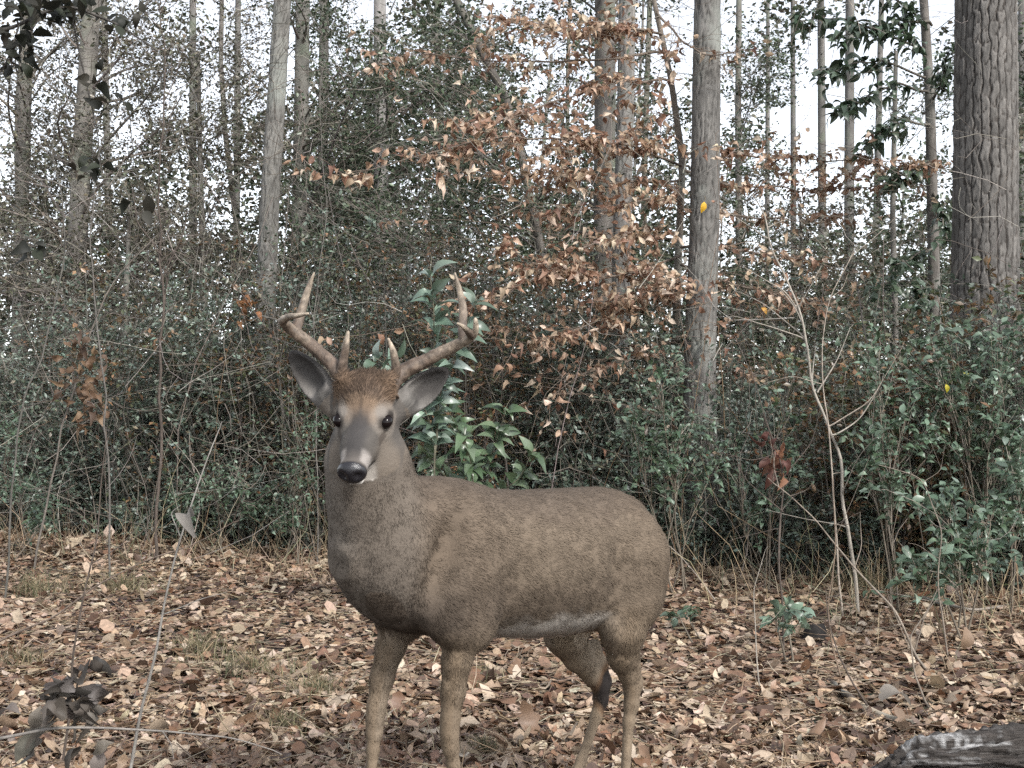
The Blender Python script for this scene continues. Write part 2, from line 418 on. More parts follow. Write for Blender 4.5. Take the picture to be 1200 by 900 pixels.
def build_deer():
    g = SDF((-.62, -.27, -.02), (.74, .30, 1.26), 0.0046)
    # --- trunk: profile tables along the body
    tx = np.array([-.505, -.48, -.445, -.395, -.335, -.27, -.15, 0.0, .10, .18, .26, .32, .38, .44, .49, .515])
    top = np.array([.70, .745, .800, .845, .868, .875, .874, .876, .885, .898, .912, .915, .90, .865, .81, .76])
    bot = np.array([.66, .60, .555, .520, .500, .488, .486, .497, .512, .525, .537, .545, .560, .590, .640, .70])
    hw = np.array([.02, .055, .095, .130, .146, .154, .170, .182, .178, .168, .155, .148, .138, .118, .085, .045])
    sl, X, Y, Z = g.box((-.62, -.26, .40), (.60, .26, 1.0))
    xs = X.ravel()
    def sp(v):
        o = np.interp(xs, tx, v)
        k = np.exp(-0.5 * (np.arange(-12, 13) / 5.0) ** 2); k /= k.sum()
        return np.convolve(np.pad(o, 12, mode='edge'), k, 'valid')
    T, B, H = sp(top), sp(bot), sp(hw)
    zc = (B + 0.56 * (T - B))[:, None, None]; up = (T[:, None, None] - zc); dn = (zc - B[:, None, None]); H = H[:, None, None]
    zz = np.where(Z > zc, (Z - zc) / up, (Z - zc) / dn)
    rr = np.sqrt((np.abs(Y) / H) ** 2.15 + np.abs(zz) ** 2.15 + 1e-9) ** (2 / 2.15)
    d = (rr - 1) * np.minimum(H, np.minimum(up, dn)) * 0.9
    d = np.maximum(d, np.maximum(-.525 - X, X - .53))
    g.put(sl, d.astype(np.float32), 0)
    # --- shoulders, haunches
    for s in (1, -1):
        a = math.radians(18)
        R = np.array([[math.cos(a), 0, -math.sin(a)], [0, 1, 0], [math.sin(a), 0, math.cos(a)]])
        g.ellipsoid((.285, s * .104, .715), (.085, .064, .165), R, 0.04)
        g.ellipsoid((.250, s * .112, .60), (.078, .055, .078), None, 0.035)
        a = math.radians(-14)
        R = np.array([[math.cos(a), 0, -math.sin(a)], [0, 1, 0], [math.sin(a), 0, math.cos(a)]])
        g.ellipsoid((-.335, s * .088, .650), (.108, .066, .165), R, 0.035)
    # --- neck and brisket
    g.chain([(.25, 0, .75, .140), (.375, -.005, .770, .118), (.42, .005, .82, .106), (.458, .022, .89, .094), (.484, .042, .955, .080), (.492, .050, 1.01, .064)], 0.08, 0.05)
    g.ellipsoid((.37, -.01, .725), (.095, .10, .098), None, 0.06)
    # --- legs
    for key, ch in LEGS.items():
        g.chain(ch, 0.06 if key[0] == 'f' else 0.05, 0.014)
    for s in (1, -1):                            # hollows behind the shoulder, before the thigh, at the base of the neck
        a = math.radians(20); R = np.array([[math.cos(a), 0, -math.sin(a)], [0, 1, 0], [math.sin(a), 0, math.cos(a)]])
        g.ellipsoid((.165, s * .196, .625), (.022, .030, .120), R, 0, 'groove')
        g.ellipsoid((-.205, s * .186, .615), (.040, .034, .115), None, 0, 'groove')
        g.ellipsoid((.350, s * .150, .745), (.022, .026, .110), R, 0, 'groove')
    # hocks and knees get their points of bone
    for key, p in (('hl', (-.342, .095, .362)), ('hr', (-.422, -.09, .318))):
        g.cone(p, (p[0] + .06, p[1], p[2] + .10), .010, .022, 0.03)
        g.cone((p[0] + .03, p[1], p[2] + .05), (p[0] + .07, p[1], p[2] + .05), .018, .018, 0.02)
        g.ellipsoid((p[0] + .012, p[1], p[2] - .01), (.016, .013, .024), None, 0.012)
    # --- head
    def hp(p): return h2l(np.array(p))
    def hell(c, r, k): g.ellipsoid(hp(c), r, HLM, k)
    def hcone(a, b, ra, rb, k): g.cone(hp(a), hp(b), ra, rb, k)
    hell((-.045, 0, .005), (.075, .053, .056), 0.03)
    hcone((-.125, 0, -.035), (-.06, 0, -.015), .058, .052, 0.03)
    hell((-.055, 0, .040), (.050, .050, .036), 0.03)
    for s in (1, -1):
        hell((-.004, s * .0400, .014), (.026, .020, .021), 0.020)      # brow and orbit
        hell((-.024, s * .033, -.026), (.050, .021, .034), 0.02)      # cheek
        hcone((-.050, s * .042, .040), (-.056, s * .045, .066), .021, .019, 0.018)  # pedicle
    hcone((-.005, 0, -.006), (.070, 0, -.016), .044, .0350, 0.02)
    hcone((.070, 0, -.016), (.128, 0, -.020), .0350, .0300, 0.02)
    hell((.139, 0, -.018), (.026, .0360, .0295), 0.012)
    hcone((-.050, 0, -.054), (.115, 0, -.046), .024, .0155, 0.018)
    hell((.122, 0, -.055), (.022, .026, .013), 0.012)
    # eye sockets, nostrils
    for s in (1, -1):
        g.ellipsoid(hp((.010, s * .0570, .012)), (.0150, .0120, .0125), HLM, 0, 'sub')
        g.ellipsoid(hp((.160, s * .0185, -.012)), (.010, .0070, .0065), HLM, 0, 'sub')
    # --- ears
    for side, a, b, ax, nn in EARS:
        la, lb = w2l(a), w2l(b); u = DM.T @ ax; n = DM.T @ nn; v = np.cross(n, u)
        L = np.linalg.norm(lb - la); c = (la + lb) / 2
        R = np.stack([u, v, n], 1)
        sl, X, Y, Z = g.box(c - .12, c + .12)
        q = [R[0, i] * (X - c[0]) + R[1, i] * (Y - c[1]) + R[2, i] * (Z - c[2]) for i in range(3)]
        ux = q[0] / (L / 2)
        wd = np.clip(0.0365 * (1 - .22 * ux - .12 * ux * ux), .012, .06)
        def el(dx, sc, zoff, th):
            w_ = wd * sc
            r0 = np.sqrt((q[0] / (L / 2 * sc)) ** 2 + (q[1] / w_) ** 2 + ((q[2] - zoff) / th) ** 2)
            return (r0 - 1) * 0.020
        e1 = el(0, 1.0, 0.0, .024); e2 = el(0, .86, .018, .030)
        ear = np.maximum(e1, -e2)
        g.put(sl, ear.astype(np.float32), 0.010)
        g.cone(la - u * .012, la + u * .020 - n * .004, .022, .024, 0.02)
    zb = g.ax[2][None, None, :]; g.D += (0.007 * np.clip((zb - .42) / .1, 0, 1) * np.clip((.98 - zb) / .06, 0, 1)).astype(np.float32)
    V, F = g.mesh()
    # keep the one connected piece, soften voxel steps
    V = relax(V, F, 4, 0.5)
    N = vnormals(V, F)
    W = l2w(V)
    Hq = (W - HEAD_O) @ HM                       # head coordinates
    # ------------------------------------------------ coat colours (its own markings, plus some shade and highlight painted in)
    x, y, z = V.T; hf, hr, hu = Hq.T
    ns = fbm(V * 14.0, 3) - 0.44; nf = fbm(V * 62.0, 3) - 0.44
    grey = np.array([.108, .083, .061]); dark = np.array([.062, .048, .038]); tan = np.array([.140, .106, .073])
    white = np.array([.74, .70, .64]); rust = np.array([.140, .086, .050]); black = np.array([.012, .011, .012]); pale = np.array([.36, .315, .265])
    C = np.tile(grey, (len(V), 1))
    def mixc(c, m):
        nonlocal C
        m = np.clip(m, 0, 1)[:, None]; C = C * (1 - m) + np.asarray(c) * m
    def ss(a, b, v):
        t = np.clip((v - a) / (b - a), 0, 1); return t * t * (3 - 2 * t)
    Tz = np.interp(x, tx, top); Bz = np.interp(x, tx, bot)
    rel = (z - Bz) / np.maximum(Tz - Bz, .05)
    trunk = (x < .42) & (z > .44)
    mixc(dark, trunk * ss(.70, 1.0, rel + ns * .1) * .45)                       # darker saddle
    mixc(np.array([.125, .097, .070]), trunk * ss(.55, .25, rel + ns * .3) * ss(.25, .1, x) * .45)   # warmer, paler flank
    mixc(np.array([.105, .077, .051]), trunk * ss(-.2, -.45, x) * .5)
    belly = trunk * (x < .22) * ss(-.25, -.15, x) * ss(.23, .12, rel + ns * .14 + nf * .10 + np.clip(x + .02, 0, 1) * .35) * ss(.6, .3, N[:, 2])
    mixc(white, belly * ss(.20, .06, x))
    mixc(np.array([.060, .047, .037]), ss(.26, .34, x) * ss(.74, .60, z + ns * .10) * (z > .50) * .75)                  # brisket's own darker coat, with chest shade painted in
    mixc(np.array([.068, .052, .039]), trunk * ss(.24, .18, np.abs(x - .10)) * ss(.44, .26, rel + ns * .2) * ss(.10, .20, rel) * .5)   # belly-side shade painted into the coat behind the elbow
    mixc(np.array([.135, .106, .077]), trunk * ss(.30, .10, x) * ss(-.45, -.2, x) * ss(.25, .12, np.abs(rel - .62) + ns * .2) * .5)  # highlight along the upper flank, painted as lighter tan
    # rump patch beside and below the tail, inner hams
    mixc(white, ss(-.465, -.495, x + ns * .03) * ss(.80, .75, z) * (np.abs(y) < .09))
    inner = np.sign(y) * N[:, 1] < -.25
    mixc(np.array([.42, .35, .27]), inner * (x < -.15) * (z < .60) * ss(.24, .32, z) * .9)
    mixc(pale, inner * (x > .15) * (x < .45) * (z < .58) * (z > .30) * .45)
    legs = ss(.60, .50, z)
    legm = legs * (np.abs(y) > .045)
    mixc(tan, legm * .75)
    mixc(np.array([.135, .098, .064]), legm * ss(.2, .7, N[:, 0]) * .6)           # browner fronts
    mixc(np.array([.20, .155, .11]), legm * ss(.36, .2, z) * .5)
    # tarsal glands on the inside of the hocks
    dg = np.linalg.norm((V - np.array((-.408, -.066, .296))) * np.array([1.1, .8, .8]), axis=1) + ns * .035
    mixc(np.array([.095, .058, .034]), ss(.078, .050, dg))
    mixc(np.array([.014, .011, .010]), ss(.054, .038, dg))
    mixc(np.array([.05, .036, .025]), ss(.05, .028, np.linalg.norm((V - np.array((-.325, .068, .335))) * np.array([1, 1, .7]), axis=1) + ns * .02))
    # neck: grey-brown, paler throat
    nk = ss(.36, .44, x) * (hf < .2)
    mixc(np.array([.112, .094, .077]), nk * .85)
    mixc(np.array([.165, .143, .120]), ss(.40, .47, x) * ss(.72, .80, z) * ss(.05, .015, np.abs(y - .02 + (z - .8) * -.05) + ns * .03) * .55)      # paler throat line
    mixc(np.array([.23, .20, .172]), ss(.40, .48, x) * ss(.86, .97, z + ns * .06) * ss(.1, -.5, N @ HLM[:, 2]) * .8)
    
    # head
    hd = (hf > -.12) & (hf < .2) & (z > .88) & (np.abs(hr) < .075) & (hu > -.082)
    hd = hd & (hf > -.10 + np.clip(-.03 - hu, 0, 1) * 1.6)
    mixc(np.array([.066, .060, .054]), ss(-.13, -.04, hf) * ss(-.11, -.04, hu) * ss(.88, .93, z) * (np.abs(hr) < .08) * (hf < .2) * .9)
    mixc(rust, hd * ss(.012, .045, hu + ns * .05 + nf * .03) * ss(.022, -.03, hf + ns * .06 + nf * .04) * ss(-.16, -.10, hf) * .7)
    mixc(np.array([.052, .036, .026]), hd * ss(.034, .052, hu + nf * .06 + ns * .03) * ss(.075, .02, np.abs(hr) + ns * .05) * .85)
    mixc(np.array([.20, .140, .095]), hd * ss(.022, .010, np.abs(np.abs(hr) - .018)) * ss(-.015, -.004, hf) * ss(.045, .02, hf) * ss(.015, .03, hu) * .65)
    mixc(np.array([.040, .037, .036]), hd * ss(.032, .010, np.abs(hr)) * ss(.0, .03, hf) * ss(-.03, .0, hu) * ss(.135, .11, hf) * .9)   # dark bridge of the nose
    mixc(np.array([.145, .118, .092]), hd * ss(.018, .045, np.abs(hr)) * ss(.0, .04, hf) * ss(.12, .07, hf) * ss(.01, -.03, hu) * .55)     # cheeks
    for s in (1, -1):
        e = np.array([.006, s * .052, .013]); dd = np.linalg.norm((Hq - e) * np.array([1, .8, 1]), axis=1)
        mixc(np.array([.22, .19, .16]), ss(.044, .031, dd + ns * .012) * .45)
        mixc(np.array([.030, .025, .022]), ss(.033, .019, (dd * (1 + .25 * np.abs(hu - .0125) / .02)) + ns * .01) * .95)
        mixc(np.array([.05, .04, .033]), hd * ss(.011, .006, np.abs(hu + .004 + (hf - .01) * .25)) * (hf > .022) * (hf < .05) * (s * hr > .025) * .7)
    for s in (1, -1): mixc(np.array([.19, .170, .15]), ss(.020, .008, np.linalg.norm((Hq - np.array([.004, s * .040, .033])) * np.array([1, 1, 1.3]), axis=1) + ns * .012) * .7)
    mz = ss(.098, .112, hf + ns * .01)
    mixc(np.array([.085, .074, .066]), hd * mz * .5)
    mixc(np.array([.27, .245, .225]), hd * (hf > .09) * ss(.092, .104, hf) * ss(.132, .122, hf) * ss(.012, .022, np.abs(hr)) * ss(-.036, -.028, hu) * .75)
    mixc(np.array([.38, .35, .315]), hd * ss(-.042, -.050, hu) * ss(.06, .10, hf) * ss(.040, .026, np.abs(hr)) * .9)
    mixc(np.array([.58, .55, .51]), hd * ss(-.026, -.032, hu) * ss(.100, .108, hf) * ss(.132, .126, hf) * .7)
    nose = hd * ss(.130, .137, hf + ns * .004) * ss(-.047, -.042, hu)
    mixc(black, nose)
    mixc(np.array([.02, .017, .016]), hd * ss(.004, .002, np.abs(hu + .043)) * (hf > .07))
    # ears
    for side, a, b, ax, nn in EARS:
        q = W - (a + b) / 2; L = np.linalg.norm(b - a); u = q @ ax; v = q @ np.cross(nn, ax); t = q @ nn
        inn = (np.abs(u) < L / 2 + .012) & (np.abs(v) < .05) & (np.abs(t) < .035) & (u > -L / 2 + .012)
        face = ss(.0, .35, N @ (DM.T @ nn))
        rim = ss(.014, .028, np.abs(v) + .010 * (u / L)) 
        mixc(np.array([.095, .082, .070]), inn * .9)
        mixc(np.array([.046, .043, .041]), inn * face * .9)
        mixc(np.array([.15, .14, .125]), inn * face * ss(.18, .6, fbm(np.stack([u * 20, v * 260, u * 0], 1), 2)) * ss(.02, -.05, u) * .55)
        mixc(np.array([.05, .042, .038]), inn * ss(L * .36, L * .47, np.abs(u)) * (u > 0) * .7)
        mixc(np.array([.17, .158, .145]), inn * face * ss(.010, .020, np.abs(v + .004)) * ss(.03, -.03, u) * .6)
    hoof = ss(.062, .055, z)
    mixc(np.array([.02, .017, .015]), hoof)
    st = fbm(np.stack([x * 22 + z * 6, y * 60, z * 95 + x * 30], 1), 3) - .44
    C = np.clip(C * (1 + nf[:, None] * .2 + ns[:, None] * .12 + st[:, None] * .4), .004, .9)
    m, n, b = base_mat('deer_coat')
    a_ = n.nodes.new('ShaderNodeAttribute'); a_.attribute_name = 'col'
    n.links.new(a_.outputs['Color'], b.inputs['Base Color']); b.inputs['Roughness'].default_value = .85; b.inputs['Specular IOR Level'].default_value = .2
    tc = n.nodes.new('ShaderNodeTexCoord'); nz = n.nodes.new('ShaderNodeTexNoise'); nz.inputs['Scale'].default_value = 160; nz.inputs['Detail'].default_value = 4
    bp = n.nodes.new('ShaderNodeBump'); bp.inputs['Strength'].default_value = .35; bp.inputs['Distance'].default_value = .004
    n.links.new(tc.outputs['Object'], nz.inputs['Vector']); n.links.new(nz.outputs[0], bp.inputs['Height']); n.links.new(bp.outputs[0], b.inputs['Normal'])
    wet, n2, b2 = base_mat('wet_nose'); b2.inputs['Base Color'].default_value = (.012, .011, .013, 1); b2.inputs['Roughness'].default_value = .3
    nn2 = n2.nodes.new('ShaderNodeTexNoise'); nn2.inputs['Scale'].default_value = 500; bb = n2.nodes.new('ShaderNodeBump'); bb.inputs['Strength'].default_value = .4; bb.inputs['Distance'].default_value = .002
    n2.links.new(nn2.outputs[0], bb.inputs['Height']); n2.links.new(bb.outputs[0], b2.inputs['Normal'])
    root = thing('deer', 'antlered brown buck deer standing side-on on the leaves, head turned to the viewer', 'deer', DC)
    fm = (nose[F].min(1) > .6).astype(np.int32)
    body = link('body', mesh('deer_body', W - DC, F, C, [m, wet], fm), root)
    # ------------------------------------------------ fur
    lenF = np.full(len(V), .0155)
    lenF *= 1 - .62 * np.clip(ss(.50, .36, z), 0, 1); lenF *= 1 - .4 * ss(.34, .44, x)
    hdm = np.clip(ss(.80, 1.06, z), 0, 1); lenF *= 1 - .55 * hdm
    face_m = ss(-.12, .03, hf) * ss(-.13, -.04, hu) * ss(.86, .93, z); lenF *= 1 - .6 * face_m
    lenF *= 1 - np.clip(ss(.11, .13, hf) * (np.abs(hr) < .05) * ss(-.08, -.05, hu) * (z > .88), 0, 1)
    tuft = ss(.030, .050, hu) * ss(.02, -.02, hf) * ss(-.13, -.09, hf) * (np.abs(hr) < .06) * (z > 1.0); lenF = lenF * (1 - tuft) + .017 * tuft
    for s in (1, -1):
        dd = np.linalg.norm(Hq - np.array([.006, s * .055, .013]), axis=1); lenF *= ss(.014, .030, dd)
    lenF *= 1 - hoof
    Dr = np.tile(np.array([-1.0, 0, -.38]), (len(V), 1))
    def mixd(d, mm):
        nonlocal Dr
        mm = np.clip(mm, 0, 1)[:, None]; Dr = Dr * (1 - mm) + np.asarray(d) * mm
    mixd((-.35, 0, -1), ss(.33, .42, x)); mixd((-.15, 0, -1), ss(.58, .48, z)); mixd((-.5, 0, -1), ss(-.4, -.5, x))
    mixd(-HLM[:, 0] + .3 * HLM[:, 2], face_m)
    for side, a, b, ax, nn in EARS:
        q = W - (a + b) / 2; mm = (np.abs(q @ ax) < .075) & (np.abs(q @ np.cross(nn, ax)) < .05) & (np.abs(q @ nn) < .035)
        mixd(DM.T @ ax, mm * 1.0)
    fa = .5 * np.linalg.norm(np.cross(V[F[:, 2]] - V[F[:, 0]], V[F[:, 3]] - V[F[:, 1]]), axis=1)
    NF = 210000
    wgt = fa * np.where(V[F[:, 0], 2] > .93, 2.2, 1.0); wgt = wgt / wgt.sum()
    fi = rng.choice(len(F), NF, p=wgt); r1, r2 = rng.random((2, NF, 1))
    q = F[fi]
    def bil(A): return (A[q[:, 0]] * (1 - r1) + A[q[:, 1]] * r1) * (1 - r2) + (A[q[:, 3]] * (1 - r1) + A[q[:, 2]] * r1) * r2
    P = bil(V); NN = unit(bil(N)); dd = bil(Dr); CC = bil(C); LL = bil(lenF[:, None])[:, 0] * rng.uniform(.6, 1.15, NF)
    keep = LL > .003
    P, NN, dd, CC, LL = P[keep], NN[keep], dd[keep], CC[keep], LL[keep]
    # the coat lies in locks
    lock = np.stack([fbm(P * 55 + 9, 2) - .37, fbm(P * 55 + 31, 2) - .37, fbm(P * 55 + 57, 2) - .37], 1)
    dd = unit(dd) + lock * .9 + rng.normal(0, .14, P.shape)
    dd = unit(dd - NN * (dd * NN).sum(1, keepdims=True))
    tf = bil(tuft[:, None])[keep]
    lift = (.07 + .5 * tf + .13 * rng.random((len(P), 1)) + np.clip(lock[:, :1] * .8, -.1, .25))
    G1 = unit(dd + NN * lift * 1.3); side = unit(np.cross(dd, NN))
    wd = (.0008 + .0006 * rng.random((len(P), 1))) * np.where(LL[:, None] > .012, 1.25, .8)
    A = P - side * wd - NN * .001; B = P + side * wd - NN * .001; Cc = P + G1 * LL[:, None]
    FV = np.stack([A, B, Cc], 1).reshape(-1, 3)
    tipc = np.where(rng.random((len(P), 1)) < .42, .88, 1.10) * rng.normal(1, .07, (len(P), 1))
    tipc = tipc * np.where(rng.random((len(P), 1)) < .5, 1 - .5 * tf, 1 + .6 * tf)
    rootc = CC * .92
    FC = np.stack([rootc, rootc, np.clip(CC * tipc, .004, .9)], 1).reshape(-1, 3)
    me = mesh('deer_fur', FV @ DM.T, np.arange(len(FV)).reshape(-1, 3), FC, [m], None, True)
    cn = np.repeat(unit(NN + .25 * G1 + .28 * lock), 3, axis=0) @ DM.T
    me.normals_split_custom_set_from_vertices(cn.tolist())
    tag(link('fur', me, root), kind='stuff')
    # ------------------------------------------------ eyes
    em, en, eb = base_mat('deer_eye'); eb.inputs['Base Color'].default_value = (.006, .004, .004, 1); eb.inputs['Roughness'].default_value = .10; eb.inputs['Specular IOR Level'].default_value = .18
    for s in (1, -1):
        u_, v_ = np.meshgrid(np.linspace(0, 2 * math.pi, 17)[:-1], np.linspace(0, math.pi, 11), indexing='ij')
        E = np.stack([np.sin(v_) * np.cos(u_) * .0175, np.cos(v_) * .0130, np.sin(v_) * np.sin(u_) * .0140], -1).reshape(-1, 3)
        i, j = np.meshgrid(np.arange(16), np.arange(10), indexing='ij'); i2 = (i + 1) % 16
        Fe = np.stack([i * 11 + j, i2 * 11 + j, i2 * 11 + j + 1, i * 11 + j + 1], -1).reshape(-1, 4)
        c = h2w((.009, s * .0510, .0125))
        tag(link('eye', mesh('deer_eye', E @ HM.T, Fe, mats=[em]), root, [float(v) for v in c - DC]))
    # ------------------------------------------------ antlers
    am = wood_mat('antler_bone', (120, 120, 40), .5, .65, 1.25, .35)
    def branch(pts, rad, K=28, S=14, rough=.12):
        P = smooth_path([at(*p) for p in pts], K)
        R = np.interp(np.linspace(0, 1, K), np.linspace(0, 1, len(rad)), rad)
        Vt, Ft = tubes(P[None], R[None], S)
        Nn = unit(Vt - np.repeat(P, S, axis=0)); t = np.repeat(np.linspace(0, 1, K), S)
        bumpy = (fbm(Vt * 150, 3) - .44) * np.repeat(R, S) * rough * 3.6 * (1 - .7 * t)
        aj = np.tile(np.arange(S) * 2 * math.pi / S, K); rid = fbm(np.stack([np.cos(aj) * 2.6 + t * 1.5, np.sin(aj) * 2.6, t * 5], 1), 2) - .37
        Vt = Vt + Nn * (bumpy + rid * np.repeat(R, S) * .55 * (1 - .8 * t))[:, None]
        tipv = P[-1] + unit(P[-1] - P[-2]) * R[-1]
        Vt = np.concatenate([Vt, [tipv]]); k = (K - 1) * S
        tri = np.stack([k + np.arange(S), k + (np.arange(S) + 1) % S, np.full(S, len(Vt) - 1), np.full(S, len(Vt) - 1)], 1)[:, :3]
        return Vt, Ft, tri, np.concatenate([t, [1]]), P
    brown, ivory = np.array([.090, .066, .050]), np.array([.36, .30, .23])
    def col_of(t, Vt):
        f = np.clip(t ** 2.4 - .1 + (fbm(Vt * 45, 3) - .44) * 1.1, 0, 1)[:, None]
        return np.clip((brown * (1 - f) + ivory * f) * (1 + (fbm(Vt * 120, 3) - .44)[:, None] * 1.9), .012, .7)
    spec = (
      ('antler', [(409, 459, 2.352), (404, 446, 2.36), (390, 427, 2.375), (362, 402, 2.385), (340, 386, 2.375), (330, 376, 2.35), (338, 371, 2.315), (349, 370, 2.29), (361, 367.5, 2.27)],
         [.0185, .0165, .0145, .0135, .0130, .0115, .0085, .006, .0028],
         ([(346, 390, 2.378), (350, 378, 2.39), (356, 355, 2.41), (362, 336, 2.415), (368, 320, 2.41)], [.0115, .0105, .0090, .0068, .0022]),
         ([(400, 441, 2.358), (402, 425, 2.35), (405, 408, 2.345), (408, 389, 2.345)], [.0135, .0098, .0080, .0030])),
      ('antler', [(455, 461, 2.352), (462, 447, 2.36), (474, 434, 2.372), (500, 422, 2.385), (530, 407, 2.388), (549, 397, 2.37), (557, 390, 2.35), (558, 382, 2.34), (557, 374, 2.335)],
         [.0190, .0175, .0165, .0150, .0140, .0130, .0115, .0085, .0045],
         ([(543, 401, 2.375), (542, 386, 2.385), (543, 362, 2.40), (539, 342, 2.405), (533, 320, 2.40)], [.0115, .0100, .0088, .0066, .0022]),
         ([(463, 446, 2.358), (464, 430, 2.345), (461, 412, 2.335), (455, 397, 2.33)], [.0135, .0095, .0075, .0028]),
         ([(553, 393, 2.352), (548, 388, 2.33), (542, 382, 2.315), (536, 379, 2.305)], [.010, .0075, .0055, .0025])),
    )
    for sp_ in spec:
        Vt, Ft, tri, t, P = branch(sp_[1], sp_[2], 60, 16, .16)
        o = np.array(P[0])
        me = mesh('antler_beam', Vt - o, [Ft, tri], col_of(t, Vt), [am])
        ao = link('antler', me, root, [float(v) for v in o - DC])
        Gb = Geo()                                   # rough burr round the base
        bt, bf = tubes(smooth_path([P[0] + (P[1] - P[0]) * q_ for q_ in (-.6, 0, .6, 1.4)], 7)[None], np.array([[.017, .0235, .0255, .025, .0225, .020, .016]]), 18)
        bt = bt + unit(bt - P[0]) * ((vnoise(bt * 190) - .5) * .009)[:, None]
        link('burr', mesh('antler_burr', bt - o, bf, np.tile(brown * .9, (len(bt), 1)), [am]), ao)
        for tn in sp_[3:]:
            Vt, Ft, tri, t, P2 = branch(tn[0], tn[1], 22, 12, .08)
            link('tine', mesh('antler_tine', Vt - o, [Ft, tri], col_of(.25 + .75 * t, Vt), [am]), ao)
    # ------------------------------------------------ tail
    tl = np.array([(-.475, 0, .745), (-.498, 0, .72), (-.512, 0, .67), (-.512, 0, .61), (-.500, 0, .55)])
    P = smooth_path(l2w(tl), 16); R = np.interp(np.linspace(0, 1, 16), [0, .3, .7, 1], [.016, .026, .025, .006])
    Vt, Ft = tubes(P[None], R[None], 14)
    nl = (Vt - np.repeat(P, 14, axis=0)) @ DF
    tc_ = np.where((nl > -.004)[:, None], white, np.array([.17, .12, .08]))
    to = link('tail', mesh('deer_tail', Vt - DC, Ft, tc_, [m]), root)
    n_h = 9000
    k_ = rng.integers(14 * 2, len(Vt), n_h); b0 = Vt[k_]; nrm = unit(b0 - np.repeat(P, 14, axis=0)[k_])
    dv = unit(nrm * .22 + np.array([0, 0, -1]) + rng.normal(0, .15, (n_h, 3))); sd = unit(np.cross(dv, nrm)) * .0014
    b0 = b0 + rng.normal(0, .006, (n_h, 3))
    FV = np.stack([b0 - sd, b0 + sd, b0 + dv * rng.uniform(.012, .03, (n_h, 1))], 1).reshape(-1, 3)
    tag(link('tail_fur', mesh('deer_tail_fur', FV - DC, np.arange(len(FV)).reshape(-1, 3), np.repeat(tc_[k_], 3, axis=0) * .95, [m], None, True), to), kind='stuff')
    return root

DEER = build_deer()

# ------------------------------------------------------------------ leaf litter
LIT_COLS = [(.285, .205, .145), (.37, .29, .215), (.205, .130, .085), (.135, .078, .050), (.080, .050, .036), (.335, .245, .17), (.45, .37, .29), (.175, .095, .055)]
LIT_COLS = [(a, b * 1.0, c * .99) for a, b, c in LIT_COLS]
LIT_W = [.19, .15, .17, .15, .12, .12, .05, .05]
OAK = [.75, 1.15, .72, 1.2, .7, 1.05, .9]
LIT_T = [leaf_t(7, BROAD, .3, .15, OAK), leaf_t(6, OVAL, .5, .3), leaf_t(6, BROAD, -.3, .2), leaf_t(6, LANCE, .6, .4), leaf_t(7, BROAD, .7, -.25, OAK), leaf_t(6, OVAL, .2, .6)]
def twist(t, a):
    V, F = t; V = V.copy(); ang = a * (V[:, 0] - .5); y, z = V[:, 1].copy(), V[:, 2].copy()
    V[:, 1] = y * np.cos(ang) - z * np.sin(ang); V[:, 2] = y * np.sin(ang) + z * np.cos(ang); return V, F
def crinkle(t, s):
    V, F = t; V = V.copy(); V[:, 2] += rng.normal(0, s, len(V)); V[:, 1] *= rng.uniform(.8, 1.15, len(V)); return V, F
LIT_T = [crinkle(twist(t, a), .045) for t, a in zip(LIT_T, (.5, -.9, .4, 1.2, -.5, .8))]

